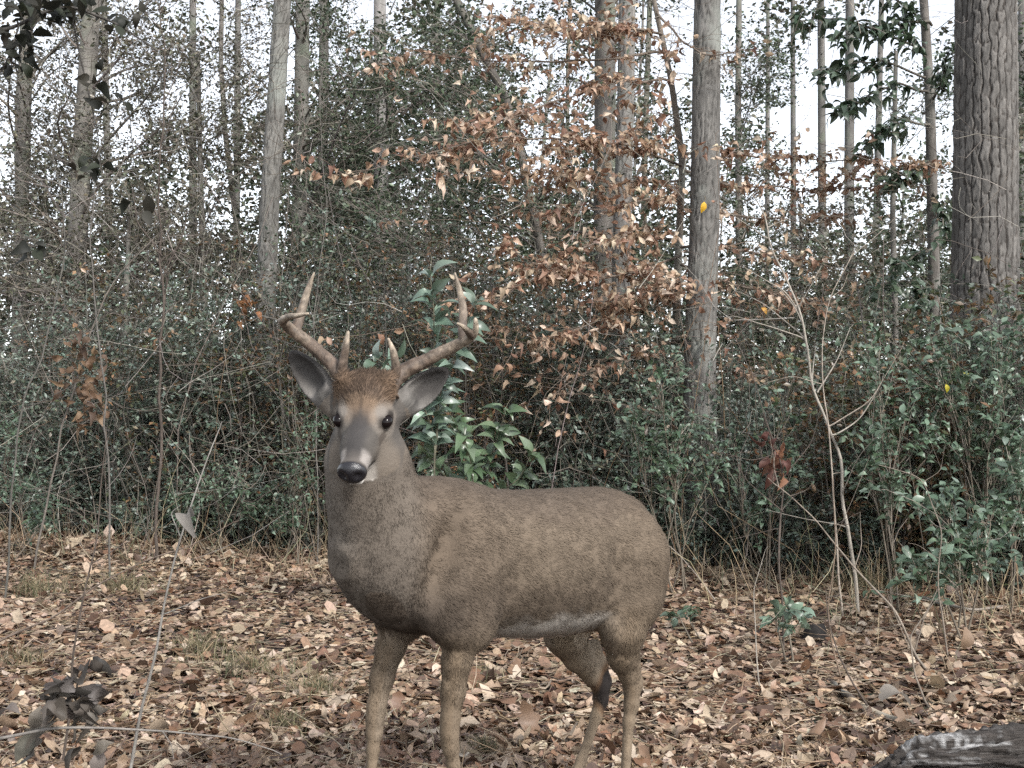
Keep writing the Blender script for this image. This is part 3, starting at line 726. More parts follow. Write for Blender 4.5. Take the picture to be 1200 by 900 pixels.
BLUNT = (np.array([(0, 0, 0), (.28, -.30, .04), (.80, -.25, .02), (1, 0, -.05), (.80, .27, .05), (.28, .30, .03)]), np.array([(0, 1, 2, 3), (0, 3, 4, 5)]))
def build_litter():
    # near ground, dense; the 300 that show largest become pieces of their own
    n = 76000
    Y = 3.0 + 7.6 * rng.random(n) ** 1.25
    X = (rng.random(n) - .5) * 2 * (Y * .56 + .5)
    Z = gz(X, Y) + rng.uniform(0.002, .024, n)
    L = np.clip(rng.normal(.042, .013, n), .018, .085)
    L = np.where(rng.random(n) < .14, L * 1.5, L)
    P = np.stack([X, Y, Z], 1)
    D = rdir(n, 0, .16); N = unit(np.array([0, 0, 1.0]) + rng.normal(0, .17, (n, 3)))
    up = rng.random(n) < .04; D[up] = rdir(int(up.sum()), .1, .5); N[up] = rdir(int(up.sum()), .3, 1)
    flipm = rng.random(n) < .35; N[flipm] *= -1
    P[:, 2] += np.maximum(0, -D[:, 2]) * L * .8
    ti = rng.integers(0, len(LIT_T), n); C = pick(LIT_COLS, n, .16, LIT_W)
    px = 600 + X / Y * FPX; py = YH + (CAMH - Z) / Y * FPX
    inv = (px > 5) & (px < 1195) & (py < 893) & (py > 600)
    size = np.where(inv, L / Y, 0) * rng.uniform(.7, 1, n)
    big = np.zeros(n, bool); big[np.argsort(-size)[:300]] = True
    g = Geo(); near = Y < 3.95
    for k in range(len(LIT_T)):
        m = (ti == k) & ~big & near
        V, F, c = leaves(LIT_T[k], P[m], D[m], N[m], L[m], C[m]); g.add(V, F, c)
    m = ~near & ~big & (Y < 7.6); mf = ~near & ~big & ~m
    V, F, c = leaves(DIAM_W, P[mf], D[mf], N[mf], L[mf] * 1.35, C[mf]); g.add(V, F, c)
    for k in range(4):
        mk_ = m & (ti % 4 == k)
        V, F, c = leaves(crinkle(BLUNT, .07), P[mk_], D[mk_], N[mk_], L[mk_] * 1.05, C[mk_]); g.add(V, F, c)
    # far floor under the thicket
    nf = 16000; Yf = rng.uniform(9.5, 19, nf); Xf = (rng.random(nf) - .5) * 2 * (Yf * .58); Zf = gz(Xf, Yf) + rng.uniform(.005, .04, nf)
    V, F, c = leaves(DIAM_W, np.stack([Xf, Yf, Zf], 1), rdir(nf, 0, .3), unit(np.array([0, 0, 1.0]) + rng.normal(0, .4, (nf, 3))), rng.uniform(.06, .13, nf), pick(LIT_COLS, nf, .16, LIT_W)); g.add(V, F, c)
    # needles, straw and twig bits matted between the leaves
    nn = 9000; Yn = 3.0 + 5.5 * rng.random(nn) ** 1.2; Xn = (rng.random(nn) - .5) * 2 * (Yn * .54 + .4); A = np.stack([Xn, Yn, gz(Xn, Yn) + rng.uniform(.012, .045, nn)], 1)
    B = A + rdir(nn, .02, .18) * rng.uniform(.05, .17, nn)[:, None]
    V, F = tubes(wob(A, B, 3, .06), np.full((nn, 3), 1.0) * rng.uniform(.0009, .0022, (nn, 1)), 3); g.add(V, F, pick([(.26, .19, .12), (.34, .28, .20), (.14, .10, .075)], nn, .2).repeat(9, axis=0))
    o = link('leaf_litter', g.build('leaf_litter', [M_LITTER])); tag(o, 'brown fallen leaves carpeting the forest floor', 'leaf litter', kind='stuff')
    # single leaves
    vari = []
    for k in range(len(LIT_T)):
        for c in LIT_COLS:
            cc = np.clip(np.array(c) * rng.normal(1, .12), .01, .9)
            vari.append(mesh('fallen_leaf', LIT_T[k][0], LIT_T[k][1], np.tile(cc, (len(LIT_T[k][0]), 1)), [M_LITTER]))
    for i in np.argwhere(big)[:, 0]:
        me = vari[ti[i] * len(LIT_COLS) + int(rng.choice(len(LIT_COLS), p=LIT_W))]
        d = D[i]; yv = unit(np.cross(N[i], d)); nv = np.cross(d, yv)
        M = Matrix([[*(np.array([d[r], yv[r], nv[r]]) * L[i]), P[i][r] + (.008 if r == 2 else 0)] for r in range(3)] + [[0, 0, 0, 1]])
        o = bpy.data.objects.new('fallen_leaf', me); COL.objects.link(o); o.parent = GROUND; o.matrix_local = M
build_litter()

# ------------------------------------------------------------------ undergrowth: the thicket behind the clearing
GREENS = [(.118, .155, .118), (.084, .115, .086), (.160, .200, .165), (.22, .255, .22), (.125, .140, .098), (.180, .160, .118)]
GREEN_W = [.28, .24, .2, .1, .12, .06]
def front(px):
    """distance of the thicket's front edge at a photo column"""
    return np.interp(px, [0, 150, 300, 450, 620, 760, 880, 1000, 1200], [9.6, 9.2, 8.8, 8.6, 8.4, 8.2, 7.6, 7.0, 6.6])

def shrub(g, base, h, r, nst, ntw, nlf, leaf, cols, wts, leafL, wood=(.075, .07, .06), tm=None, open_=.3, slot=(0, 1), low=.15):
    base = np.asarray(base, float)
    a = rng.uniform(0, 6.28, nst); rr = r * np.sqrt(rng.random(nst)) * .9
    A = base + np.stack([np.cos(a) * rr * open_, np.sin(a) * rr * open_, np.zeros(nst)], 1)
    B = base + np.stack([np.cos(a) * rr, np.sin(a) * rr, h * rng.uniform(.6, 1.0, nst)], 1)
    S = wob(A, B, 7, .05)
    R = np.linspace(1, .3, 7)[None] * rng.uniform(.004, .010, (nst, 1))
    V, F = tubes(S, R, 4); g.add(V, F, pick([wood, (wood[0] * 1.6, wood[1] * 1.6, wood[2] * 1.6), (wood[0] * .6, wood[1] * .6, wood[2] * .6)], nst, .15).repeat(28, axis=0), slot[0])
    si = rng.integers(0, nst, ntw); tt = low + (1 - low) * rng.random(ntw) ** .8
    f = tt * 6; k = np.minimum(f.astype(int), 5); fr = (f - k)[:, None]
    A = S[si, k] * (1 - fr) + S[si, k + 1] * fr
    d = rdir(ntw, .15, .55); Lt = rng.uniform(.15, .5, ntw)[:, None] * min(1.3, h * .6)
    B = A + d * Lt
    TW = np.stack([A, B], 1)
    V, F = tubes(TW, np.linspace(1, .4, 2)[None] * rng.uniform(.0013, .0026, (ntw, 1)), 3); g.add(V, F, pick([wood, (.105, .098, .085), (.15, .14, .125)], ntw, .2).repeat(6, axis=0), slot[0])
    if nlf == 0: return
    n = ntw * nlf
    u = rng.random(n); ti = np.repeat(np.arange(ntw), nlf); fr = (.15 + .85 * u)[:, None]; k = np.zeros(n, int)
    P = TW[ti, k] * (1 - fr) + TW[ti, k + 1] * fr + rng.normal(0, .012, (n, 3))
    D = unit(d[ti] * .6 + rdir(n, .05, .6)); N = unit(np.array([0, 0, 1.0]) + rng.normal(0, .55, (n, 3)))
    tone = rng.normal(1, .18, ntw)[ti][:, None]
    V, F, c = leaves(tm or DIAM, P, D, N, rng.uniform(.7, 1.25, n) * leafL, np.clip(pick(cols, n, .2, wts) * tone, .006, .6)); g.add(V, F, c, slot[1])

def build_thicket():
    g = Geo()
    n = 150
    px = np.linspace(-120, 1320, n) + rng.uniform(-30, 30, n)
    for i in range(n):
        Y = front(px[i]) + rng.choice([.2, .7, 1.4, 2.4, 3.6, 5.0]) + rng.uniform(-.2, .4)
        x = (px[i] - 600) / FPX * Y
        tall = np.interp(px[i], [0, 250, 420, 600, 750, 900, 1200], [2.3, 2.4, 2.7, 2.7, 2.0, 1.6, 1.9]) * rng.uniform(.7, 1.2)
        left = px[i] < 640
        dens = 1.0 if left else .62
        lf = rng.uniform(.036, .052) if left else rng.uniform(.04, .06)
        cols, wt = GREENS, GREEN_W
        if rng.random() < (.16 if left else .32): cols, wt = [(.17, .10, .055), (.10, .075, .045), (.075, .085, .04)], [.35, .35, .3]
        shrub(g, (x, Y, gz(x, Y)[0] - .02), tall, rng.uniform(.45, .85), 11, int(168 * dens), 14, None, cols, wt, lf, low=.04)
    for i in range(64):                                   # low leafy growth closing the foot of the thicket
        p_ = -60 + 1320 * i / 63 + rng.uniform(-12, 12); Y = front(p_) + rng.uniform(.0, .7); x = (p_ - 600) / FPX * Y
        if 880 < p_ < 1010 and rng.random() < .5: continue
        shrub(g, (x, Y, gz(x, Y)[0] - .02), rng.uniform(.45, 1.1), rng.uniform(.3, .5), 7, 75, 13, None, GREENS, GREEN_W, rng.uniform(.032, .046), low=.02)
    o = link('thicket', g.build('thicket', [M_TWIG, M_LEAF]))
    tag(o, 'dense evergreen undergrowth behind the clearing', 'undergrowth', kind='stuff')
build_thicket()

def build_stems():
    """thin upright canes and dead twigs in and before the thicket"""
    g = Geo(); n = 520
    px = rng.uniform(-100, 1300, n); Y = front(px) + rng.uniform(-.5, 3.5, n); x = (px - 600) / FPX * Y
    A = np.stack([x, Y, gz(x, Y) - .02], 1); h = rng.gamma(3, .35, n) + .3
    lean = rng.normal(0, .25, (n, 2)) * h[:, None]
    B = A + np.stack([lean[:, 0], lean[:, 1], h], 1)
    S = wob(A, B, 7, .05)
    c = pick([(.15, .13, .108), (.085, .068, .054), (.21, .19, .16), (.13, .085, .052)], n, .2)
    V, F = tubes(S, np.linspace(1, .4, 7)[None] * rng.uniform(.002, .0055, (n, 1)), 4); g.add(V, F, c.repeat(28, axis=0))
    m = 1900; si = rng.integers(0, n, m); k = rng.integers(2, 7, m)
    A = S[si, k]; B = A + rdir(m, .25, .7) * (rng.uniform(.1, .7, m) * np.minimum(1, h[si]))[:, None]
    V, F = tubes(wob(A, B, 5, .1), np.linspace(1, .5, 5)[None] * rng.uniform(.0012, .0026, (m, 1)), 3); g.add(V, F, c[si].repeat(15, axis=0))
    # dry straw and seedling stalks where the litter runs into the thicket
    m = 1500; px = rng.uniform(-60, 1260, m); Y = front(px) + rng.normal(-.2, .8, m); x = (px - 600) / FPX * Y; A = np.stack([x, Y, gz(x, Y)], 1)
    hh = rng.gamma(2.5, .07, m) + .05; B = A + np.stack([rng.normal(0, .5, m) * hh, rng.normal(0, .5, m) * hh, hh], 1)
    V, F = tubes(wob(A, B, 4, .08), np.linspace(1, .4, 4)[None] * rng.uniform(.0015, .0032, (m, 1)), 3); g.add(V, F, pick([(.26, .20, .13), (.18, .13, .085), (.12, .13, .08), (.33, .27, .19)], m, .2).repeat(12, axis=0))
    # tangle of fine arching twigs higher up
    m = 2300; px = rng.uniform(-60, 1260, m); py = rng.uniform(-20, 620, m) ; Y = rng.uniform(6.8, 12, m)
    lf_ = rng.random(m) < .3; px[lf_] = rng.uniform(-60, 420, int(lf_.sum()))
    Y = np.maximum(Y, front(px) - 1.6)
    A = np.stack([at(px[i], py[i], Y[i]) for i in range(m)]); A[:, 2] = np.maximum(A[:, 2], .05)
    B = A + rdir(m, .1, .8) * rng.uniform(.25, 1.1, m)[:, None]; B[:, 2] = np.maximum(B[:, 2], .03)
    V, F = tubes(wob(A, B, 6, .08, -.05), np.linspace(1, .4, 6)[None] * rng.uniform(.0014, .0034, (m, 1)), 3)
    g.add(V, F, pick([(.15, .132, .112), (.09, .076, .062), (.22, .20, .175)], m, .2).repeat(18, axis=0))
    o = link('bare_twigs', g.build('bare_twigs', [M_TWIG]))
    tag(o, 'tangle of thin bare twigs and canes through the undergrowth', 'twigs', kind='stuff')
build_stems()

# ------------------------------------------------------------------ trees
def bark_trunk(name, parent, path, rad, nu, nv, style, col, mat, origin):
    """displaced trunk mesh: style 'plate' (pine), 'ridge' (hardwood), 'smooth'"""
    P = smooth_path(path, nv); R = np.interp(np.linspace(0, 1, nv), np.linspace(0, 1, len(rad)), rad)
    ang = None
    if style == 'plate':                              # finer mesh on the side that faces the clearing
        k1 = int(nu * .78); ang = math.pi + np.concatenate([np.linspace(-1.75, 1.75, k1), np.linspace(1.75, 2 * math.pi - 1.75, nu - k1 + 2)[1:-1]])
    V, F = tubes(P[None], R[None], nu, ang)
    ctr = np.repeat(P, nu, axis=0); Nn = unit(V - ctr); Rr = np.repeat(R, nu)
    zz = np.repeat(np.concatenate([[0], np.cumsum(np.linalg.norm(np.diff(P, axis=0), axis=1))]), nu)
    q = np.stack([Nn[:, 0] * Rr, Nn[:, 1] * Rr, zz], 1)
    C = np.tile(np.array(col, float), (len(V), 1))
    if style == 'plate':
        th = np.arctan2(Nn[:, 1], Nn[:, 0]) / (2 * math.pi) + .5
        nc = round(2 * math.pi * R.mean() / .055)
        w1 = fbm(q * np.array([10, 10, 5.0]), 3) - .44; w2 = fbm(q * np.array([26, 26, 12.0]) + 70, 3) - .44
        u = th * nc + w1 * .7 + w2 * .9
        cu = np.floor(u).astype(np.int64); fu = u - cu
        hc = hashn(cu, cu * 0 + 3, cu * 0)
        zz2 = q[:, 2] / (.09 + .07 * hc) + hc * 37 + w2 * 1.2 + (fu - .5) * (hashn(cu, cu * 0 + 8, cu * 0) - .5) * .8
        cz = np.floor(zz2).astype(np.int64); fz = zz2 - cz
        idv = hashn(cu, cz, cu * 0 + 5)
        wide = .09 + .10 * hashn(cu, cz, cu * 0 + 11)
        eu = np.clip(np.minimum(fu, 1 - fu) / wide, 0, 1); ez = np.clip(np.minimum(fz, 1 - fz) / .08, 0, 1) * .9 + .1
        e = np.minimum(eu * eu * (3 - 2 * eu), ez)
        disp = .010 * (e - 1) + .007 * (idv - .5) * e + .006 * fz * e + .006 * (fbm(q * np.array([80, 80, 40.0]), 3) - .44)
        C = C * (.78 + .44 * idv[:, None]) * (1 + (fbm(q * np.array([30, 30, 9.0]), 3) - .44)[:, None] * .9)
        C = C * (1 - (1 - e[:, None]) * np.array([.70, .74, .76]))
    elif style == 'ridge':
        u = np.stack([q[:, 0] * 55, q[:, 1] * 55, q[:, 2] * 6.5], 1)
        r = np.clip(1 - np.abs(fbm(u + vnoise(q * 6)[:, None] * 1.5, 3) - .4375) / .045, 0, 1)
        disp = -.013 * np.clip(r, 0, 1) * min(1, R.max() / .11) + .010 * (fbm(q * 14, 3) - .44)
        C = C * (1 - .5 * np.clip(r, 0, 1)[:, None]) * (1 + (fbm(q * 5, 3) - .44)[:, None] * .9)
    else:
        disp = .10 * Rr * (fbm(q * 12, 3) - .44)
        C = C * (1 + (fbm(q * np.array([9, 9, 3.0]), 3) - .44)[:, None] * 1.1)
    V = V + Nn * disp[:, None]
    return link('trunk', mesh(name + '_trunk', V - origin, F, np.clip(C, .01, .8), [mat]), parent), P

def ground_base(px, Y):
    x = (px - 600) / FPX * Y
    return np.array([x, Y, gz(x, Y)[0]])

def crown(parent, origin, P, R0, clumps, nleaf, rad, leafL, cols, wts, tm, mat, limb_col=(.12, .105, .09), part='crown', limbs=True, droop=0.0, lt=None):
    """limbs from the trunk path P to the clump centres (n,3); each clump has twigs and leaves"""
    cl = np.asarray(clumps, float); n = len(cl)
    zP = P[:, 2]
    zs = np.clip(cl[:, 2] - np.linalg.norm(cl[:, :2] - P[len(P) // 2, :2], axis=1) * .45 - rng.uniform(0, .4, n), zP[0] + .8, zP[-1] - .05)
    A = np.stack([np.interp(zs, zP, P[:, i]) for i in range(3)], 1)
    g = Geo(); LB = wob(A, cl, 9, .05, .04)
    if limbs:
        V, F = tubes(LB, np.linspace(1, .25, 9)[None] * np.minimum(rng.uniform(.12, .28, (n, 1)) * R0, .02), 5); g.add(V, F, pick([limb_col], n, .2).repeat(45, axis=0))
    nt = 17; ti = np.repeat(np.arange(n), nt); tt = rng.uniform(.45, 1.0, n * nt) * 8; k = np.minimum(tt.astype(int), 7); fr = (tt - k)[:, None]
    A2 = LB[ti, k] * (1 - fr) + LB[ti, k + 1] * fr
    B2 = cl[ti] + rng.normal(0, 1, (n * nt, 3)) * rad * np.array([1, 1, .7])
    TW = wob(A2, B2, 4, .08, -droop)
    V, F = tubes(TW, np.linspace(1, .4, 4)[None] * rng.uniform(.002, .005, (n * nt, 1)), 3); g.add(V, F, pick([limb_col, (.2, .18, .16)], n * nt, .2).repeat(12, axis=0))
    tag(link('limbs', g.build('limbs', [M_TWIG], origin), parent), kind='stuff')
    m = n * nt * nleaf
    w = np.repeat(np.arange(n * nt), nleaf); u = rng.uniform(.3, 1.05, m) * 3; k = np.clip(u.astype(int), 0, 2); fr = (u - k)[:, None]
    Pl = TW[w, k] * (1 - fr) + TW[w, k + 1] * fr + rng.normal(0, .04, (m, 3))
    D = rdir(m, -.15, .7); N = unit(np.array([0, 0, 1.0]) + rng.normal(0, .6, (m, 3)))
    tone = rng.normal(1, .22, n * nt)[w][:, None]
    V, F, c = leaves(tm, Pl, D, N, rng.uniform(.7, 1.25, m) * leafL, np.clip(pick(cols, m, .2, wts) * tone, .006, .6))
    g2 = Geo(); g2.add(V, F, c)
    return tag(link(part, g2.build(part, [mat], origin), parent), kind='stuff')

TREES = []
def tree(name, label, cat, pts, wpx, Y, style='smooth', col=(.16, .15, .135), mat=None, nu=10, nv=50, group=None, top=None, flare=1.25):
    """pts: photo points along the trunk from its foot up (first point's row ignored: stands on the ground)"""
    b = ground_base(pts[0][0], Y); r = wpx / FPX * Y / 2
    path = [b - np.array([0, 0, .15]), b + np.array([0, 0, .12])] + [at(px, py, Y) for px, py in pts[1:]]
    # goes on above the frame along its own line
    d = unit((path[-1] - path[-2])); H = top or 9.0
    if path[-1][2] < H: path.append(path[-1] + d * (H - path[-1][2]) / max(d[2], .3))
    t = thing(name, label, cat, b, group)
    rad = [r * flare, r * 1.1, r, r * .95, r * .85, r * .7]
    o, P = bark_trunk(name, t, path, rad, nu, nv, style, col, mat or M_FAR, b)
    return t, P, r, b

def clumps_px(n, px, py, Y, sd=.5):
    out = []
    for i in range(n):
        p = at(rng.uniform(*px), rng.uniform(*py), Y + rng.normal(0, sd)); out.append(p)
    return np.array(out)

# the near trunks
PINE, PP, PR, PB = tree('pine_tree', 'thick pine trunk with scaly plated bark at the right edge', 'tree', [(1152, 640), (1154, 400), (1155, 200), (1155, 0)], 72, 7.9, 'plate', (.110, .103, .095), M_PINE, 240, 390, top=6.5, flare=1.15)
T2, P2, R2, B2 = tree('hardwood_tree', 'slim grey hardwood trunk with ridged bark right of centre', 'tree', [(822, 640), (820, 420), (826, 250), (829, 0)], 35, 8.3, 'ridge', (.128, .122, .113), M_BARK, 80, 340, top=6.0)
T4, P4, R4, B4 = tree('hardwood_tree', 'slender mottled trunk leaning right, behind the left antler', 'tree', [(304, 640), (308, 440), (316, 240), (331, 0)], 23, 9.6, 'ridge', (.135, .130, .119), M_BARK, 64, 360, top=6.5)

EV = [(.060, .082, .048), (.045, .063, .038), (.088, .112, .070), (.12, .14, .09)]; EVW = [.35, .3, .25, .1]
OLV = [(.105, .105, .075), (.08, .085, .055), (.135, .115, .08), (.17, .16, .125)]; OLW = [.35, .3, .2, .15]
def crowned(name, label, pts, wpx, Y, cl, nleaf, rad, leafL, cols, wts, style='smooth', col=(.15, .14, .125), tm=DIAM, **k):
    t, P, r, b = tree(name, label, 'tree', pts, wpx, Y, style, col, nu=14, nv=90, **k)
    crown(t, b, P, r, cl, nleaf, rad, leafL, cols, wts, tm, M_LEAF)
    n = 620; kz = rng.integers(2, len(P) - 1, n); P0 = P[kz]; keep = (fbm(P0 * 1.7 + Y, 2) > .36) & (P0[:, 2] < 6); P0 = P0[keep]; n = len(P0)   # climbing leaves on the trunk
    a = rng.uniform(0, 6.28, n); o_ = np.stack([np.cos(a), np.sin(a), np.zeros(n)], 1); g = Geo()
    V, F, c = leaves(tm, P0 + o_ * (r * 1.05 + rng.gamma(1.3, .05, (n, 1))) + rng.normal(0, .06, (n, 3)), unit(o_ + rdir(n, -.3, .8)), unit(o_ * .6 + np.array([0, 0, 1.0]) + rng.normal(0, .4, (n, 3))), rng.uniform(.7, 1.2, n) * leafL, pick(cols, n, .2, wts))
    g.add(V, F, c); tag(link('climbing_leaves', g.build('climbing_leaves', [M_LEAF], b), t), kind='stuff')
    return t
crowned('evergreen_tree', 'pale vine-wrapped trunk among the thin trees at upper left', [(80, 640), (85, 400), (95, 200), (108, 0)], 22, 12.5,
        np.concatenate([clumps_px(44, (10, 230), (-20, 330), 12.5, .8), clumps_px(8, (60, 120), (120, 420), 12.3, .25)]), 11, .30, .055, OLV, OLW, 'smooth', (.15, .14, .125))
crowned('evergreen_tree', 'thin trunk with loose foliage nearest the upper left corner', [(22, 640), (24, 300), (28, 150), (32, 0)], 16, 14.0,
        clumps_px(40, (-80, 130), (-20, 380), 14, .8), 11, .32, .058, OLV, OLW)
crowned('evergreen_tree', 'thin dark-leaved trunk just right of the leaning mottled trunk', [(352, 640), (350, 300), (353, 130), (355, 0)], 18, 13.0,
        clumps_px(40, (335, 470), (-20, 330), 13, .8), 13, .34, .062, EV, EVW, 'smooth', (.13, .125, .11))
crowned('evergreen_tree', 'straight thin trunk between two leafy evergreens, left of top centre', [(378, 640), (377, 300), (379, 130), (380, 0)], 13, 15.5,
        clumps_px(16, (340, 440), (0, 300), 15.5, .8), 12, .36, .065, EV, EVW)
crowned('evergreen_tree', 'pale trunk half hidden in dark green leaves at top centre left', [(446, 640), (447, 300), (446, 130), (445, 0)], 17, 14.5,
        clumps_px(30, (400, 600), (20, 330), 14.5, .9), 13, .36, .065, EV, EVW, 'smooth', (.21, .20, .19))
crowned('holly_tree', 'leaning dark stem with dense green foliage at top centre', [(650, 640), (640, 320), (600, 130), (560, 50)], 10, 11.5,
        np.concatenate([clumps_px(26, (470, 690), (20, 300), 11.5, .7), clumps_px(22, (400, 620), (210, 420), 11.0, .6)]), 13, .30, .056, EV, EVW, 'smooth', (.10, .09, .08))
crowned('hardwood_tree', 'dark trunk, left one of the close pair behind brown leaves', [(709, 640), (708, 300), (709, 130), (709, 0)], 26, 12.0,
        clumps_px(20, (600, 800), (-20, 240), 12.6, .5), 11, .32, .060, EV, EVW, 'ridge', (.12, .11, .10))
t, P, r, b = tree('hardwood_tree', 'paler grey trunk, right one of the close pair behind brown leaves', 'tree', [(727, 640), (728, 300), (733, 130), (735, 0)], 21, 11.4, 'ridge', (.155, .146, .135), M_BARK, 40, 200)
crowned('evergreen_tree', 'thin leafy trunk showing at the left edge of the bright sky gap', [(868, 640), (866, 300), (865, 130), (866, 0)], 8, 16.0,
        clumps_px(34, (840, 925), (40, 380), 16, .8), 12, .34, .065, EV, EVW)
crowned('evergreen_tree', 'dark young evergreen filling the far left behind the twigs', [(150, 640), (146, 400), (150, 300), (152, 230)], 6, 11.5,
        clumps_px(24, (-40, 260), (230, 420), 11.6, .7), 12, .32, .05, OLV, OLW, top=3.2)
crowned('evergreen_tree', 'hazy young evergreen left of the leaning mottled trunk', [(236, 640), (240, 400), (235, 200), (232, 60)], 7, 13.5,
        clumps_px(46, (150, 330), (10, 380), 13.5, .9), 11, .36, .058, OLV, OLW, top=5.5)
crowned('evergreen_tree', 'slim leafy evergreen between the far trunks and the dark broad leaves', [(1052, 640), (1050, 400), (1046, 250), (1050, 60)], 7, 12.5,
        np.concatenate([clumps_px(16, (985, 1115), (190, 380), 12.5, .8), clumps_px(7, (1040, 1120), (60, 200), 12.5, .6)]), 12, .30, .055, EV, EVW, top=5.2)
crowned('evergreen_tree', 'leafy evergreen whose foliage shows past the right side of the pine', [(1215, 640), (1212, 400), (1208, 200), (1210, 0)], 12, 10.5,
        clumps_px(16, (1185, 1300), (0, 420), 10.5, .5), 13, .28, .06, EV, EVW)
crowned('evergreen_tree', 'thin evergreen in the lower part of the bright sky gap', [(945, 640), (944, 450), (940, 330), (938, 240)], 5, 13.0,
        clumps_px(16, (880, 1000), (235, 380), 13.0, .7), 12, .30, .055, OLV, OLW, top=3.4)
# far straight trunks against the sky
for label, pts, wpx, Y in (
    ('hair-thin far trunk in the bright sky gap, nearest the slim grey trunk', [(898, 640), (899, 300), (900, 0)], 6, 30),
    ('straight thin far trunk standing alone in the brightest sky gap', [(930, 640), (930, 300), (929, 0)], 7, 27),
    ('far mottled trunk just right of the lone thin trunk in the sky gap', [(965, 640), (964, 300), (962, 0)], 10, 24),
    ('widest of the far trunks, crossing the dark broad leaves', [(996, 640), (995, 300), (996, 0)], 12, 22),
    ('slender far trunk leaning right behind the dark broad leaves', [(1018, 640), (1026, 300), (1033, 0)], 8, 25),
    ('thin far trunk at upper left between foliage and sky', [(277, 640), (277, 300), (279, 0)], 8, 22),
    ('thin far trunk left of the leaning mottled trunk, crossing pale sky', [(228, 640), (226, 300), (226, 0)], 9, 20),
    ('far trunk with faint bark between two sky gaps at top left', [(140, 640), (128, 300), (122, 0)], 8, 21),
    ('faint far trunk showing through leaves above the antlers', [(520, 640), (516, 300), (512, 0)], 9, 24),
    ('faint far trunk right of the big pine at the frame edge', [(1196, 640), (1197, 300), (1198, 0)], 10, 17)):
    tree('far_tree', label, 'tree', pts, wpx, Y, 'smooth', (.125, .118, .11), M_FAR, 10, 80, group='thin far trunks', top=12)

def build_woods():
    """the far wood behind everything: reads as one mass"""
    g = Geo(); n = 46
    px = rng.uniform(-150, 1350, n); Y = rng.uniform(17, 42, n); x = (px - 600) / FPX * Y
    gap = (px > 880) & (px < 1110) | (px > 120) & (px < 300)
    keep = ~gap | (rng.random(n) < .25); px, Y, x = px[keep], Y[keep], x[keep]; n = len(px)
    A = np.stack([x, Y, np.zeros(n) - .1], 1); B = A + np.stack([rng.normal(0, .5, n), rng.normal(0, .3, n), rng.uniform(9, 15, n)], 1)
    V, F = tubes(wob(A, B, 9, .012), np.linspace(1, .6, 9)[None] * rng.uniform(.03, .09, (n, 1)), 7); g.add(V, F, pick([(.15, .145, .135), (.10, .09, .08), (.2, .19, .18)], n, .15).repeat(63, axis=0), 0)
    # limbs and twigs of the far trees
    m = 900; ii = rng.integers(0, n, m); zc = rng.uniform(2.0, 10, m); t_ = (zc / (B[ii, 2] - A[ii, 2]))[:, None]
    a_ = A[ii] + (B[ii] - A[ii]) * t_; e_ = a_ + rdir(m, .35, .5) * rng.uniform(.6, 2.4, m)[:, None]; LB = wob(a_, e_, 6, .07)
    V, F = tubes(LB, np.linspace(1, .3, 6)[None] * rng.uniform(.008, .02, (m, 1)), 3); g.add(V, F, (.11, .10, .09), 0)
    m2 = 3200; jj = rng.integers(0, m, m2); kk = rng.integers(2, 6, m2); a2 = LB[jj, kk]; e2 = a2 + rdir(m2, .1, .6) * rng.uniform(.3, 1.1, m2)[:, None]
    V, F = tubes(wob(a2, e2, 4, .08), np.linspace(1, .4, 4)[None] * rng.uniform(.003, .007, (m2, 1)), 3); g.add(V, F, (.12, .11, .10), 0)
    # understorey leaves, thinning with height; sky shows between
    m = 150000
    px = rng.uniform(-150, 1350, m); Y = rng.uniform(15, 20.5, m)
    cpx = np.floor(px / 55) ; h0 = np.interp(px, [0, 150, 300, 400, 600, 800, 880, 960, 1060, 1130, 1200], [5.6, 5.2, 5.4, 6.4, 6.8, 6.2, 4.6, 3.4, 3.6, 4.6, 5.4])
    z = rng.random(m) ** .9 * h0 * (Y / 18) ** .75 * (.75 + .5 * hashn(cpx.astype(int), (Y / 3).astype(int), (Y * 0).astype(int)))
    P = np.stack([(px - 600) / FPX * Y, Y, z], 1)
    keep = fbm(P * np.array([.75, .35, .75]), 3) > .31 + .055 * np.clip(z - 2.9, 0, 5); P = P[keep]; m = len(P)
    V, F, c = leaves(DIAM_W, P, rdir(m, -.1, .7), unit(np.array([0, 0, 1.0]) + rng.normal(0, .6, (m, 3))), rng.uniform(.05, .14, m), pick(EV + OLV, m, .2)); g.add(V, F, c, 1)
    # high loose foliage
    m = 150000; px = rng.uniform(-100, 1300, m); Y = rng.uniform(20, 25, m); z = rng.uniform(2, 11, m); P = np.stack([(px - 600) / FPX * Y, Y, z], 1)
    thr = np.interp(px, [0, 100, 300, 380, 620, 800, 880, 900, 1080, 1150], [.50, .51, .50, .465, .46, .465, .49, .56, .55, .485])
    keep = fbm(P * np.array([.6, .3, .6]) + 50, 3) > thr + .02; P = P[keep]; m = len(P)
    V, F, c = leaves(DIAM_W, P, rdir(m, -.1, .7), unit(np.array([0, 0, 1.0]) + rng.normal(0, .6, (m, 3))), rng.uniform(.09, .17, m), pick(EV + OLV, m, .2)); g.add(V, F, c, 1)
    o = link('far_woods', g.build('far_woods', [M_FAR, M_LEAF])); tag(o, 'far wood of thin trunks and evergreen leaves behind the thicket', 'woods', kind='stuff')
build_woods()

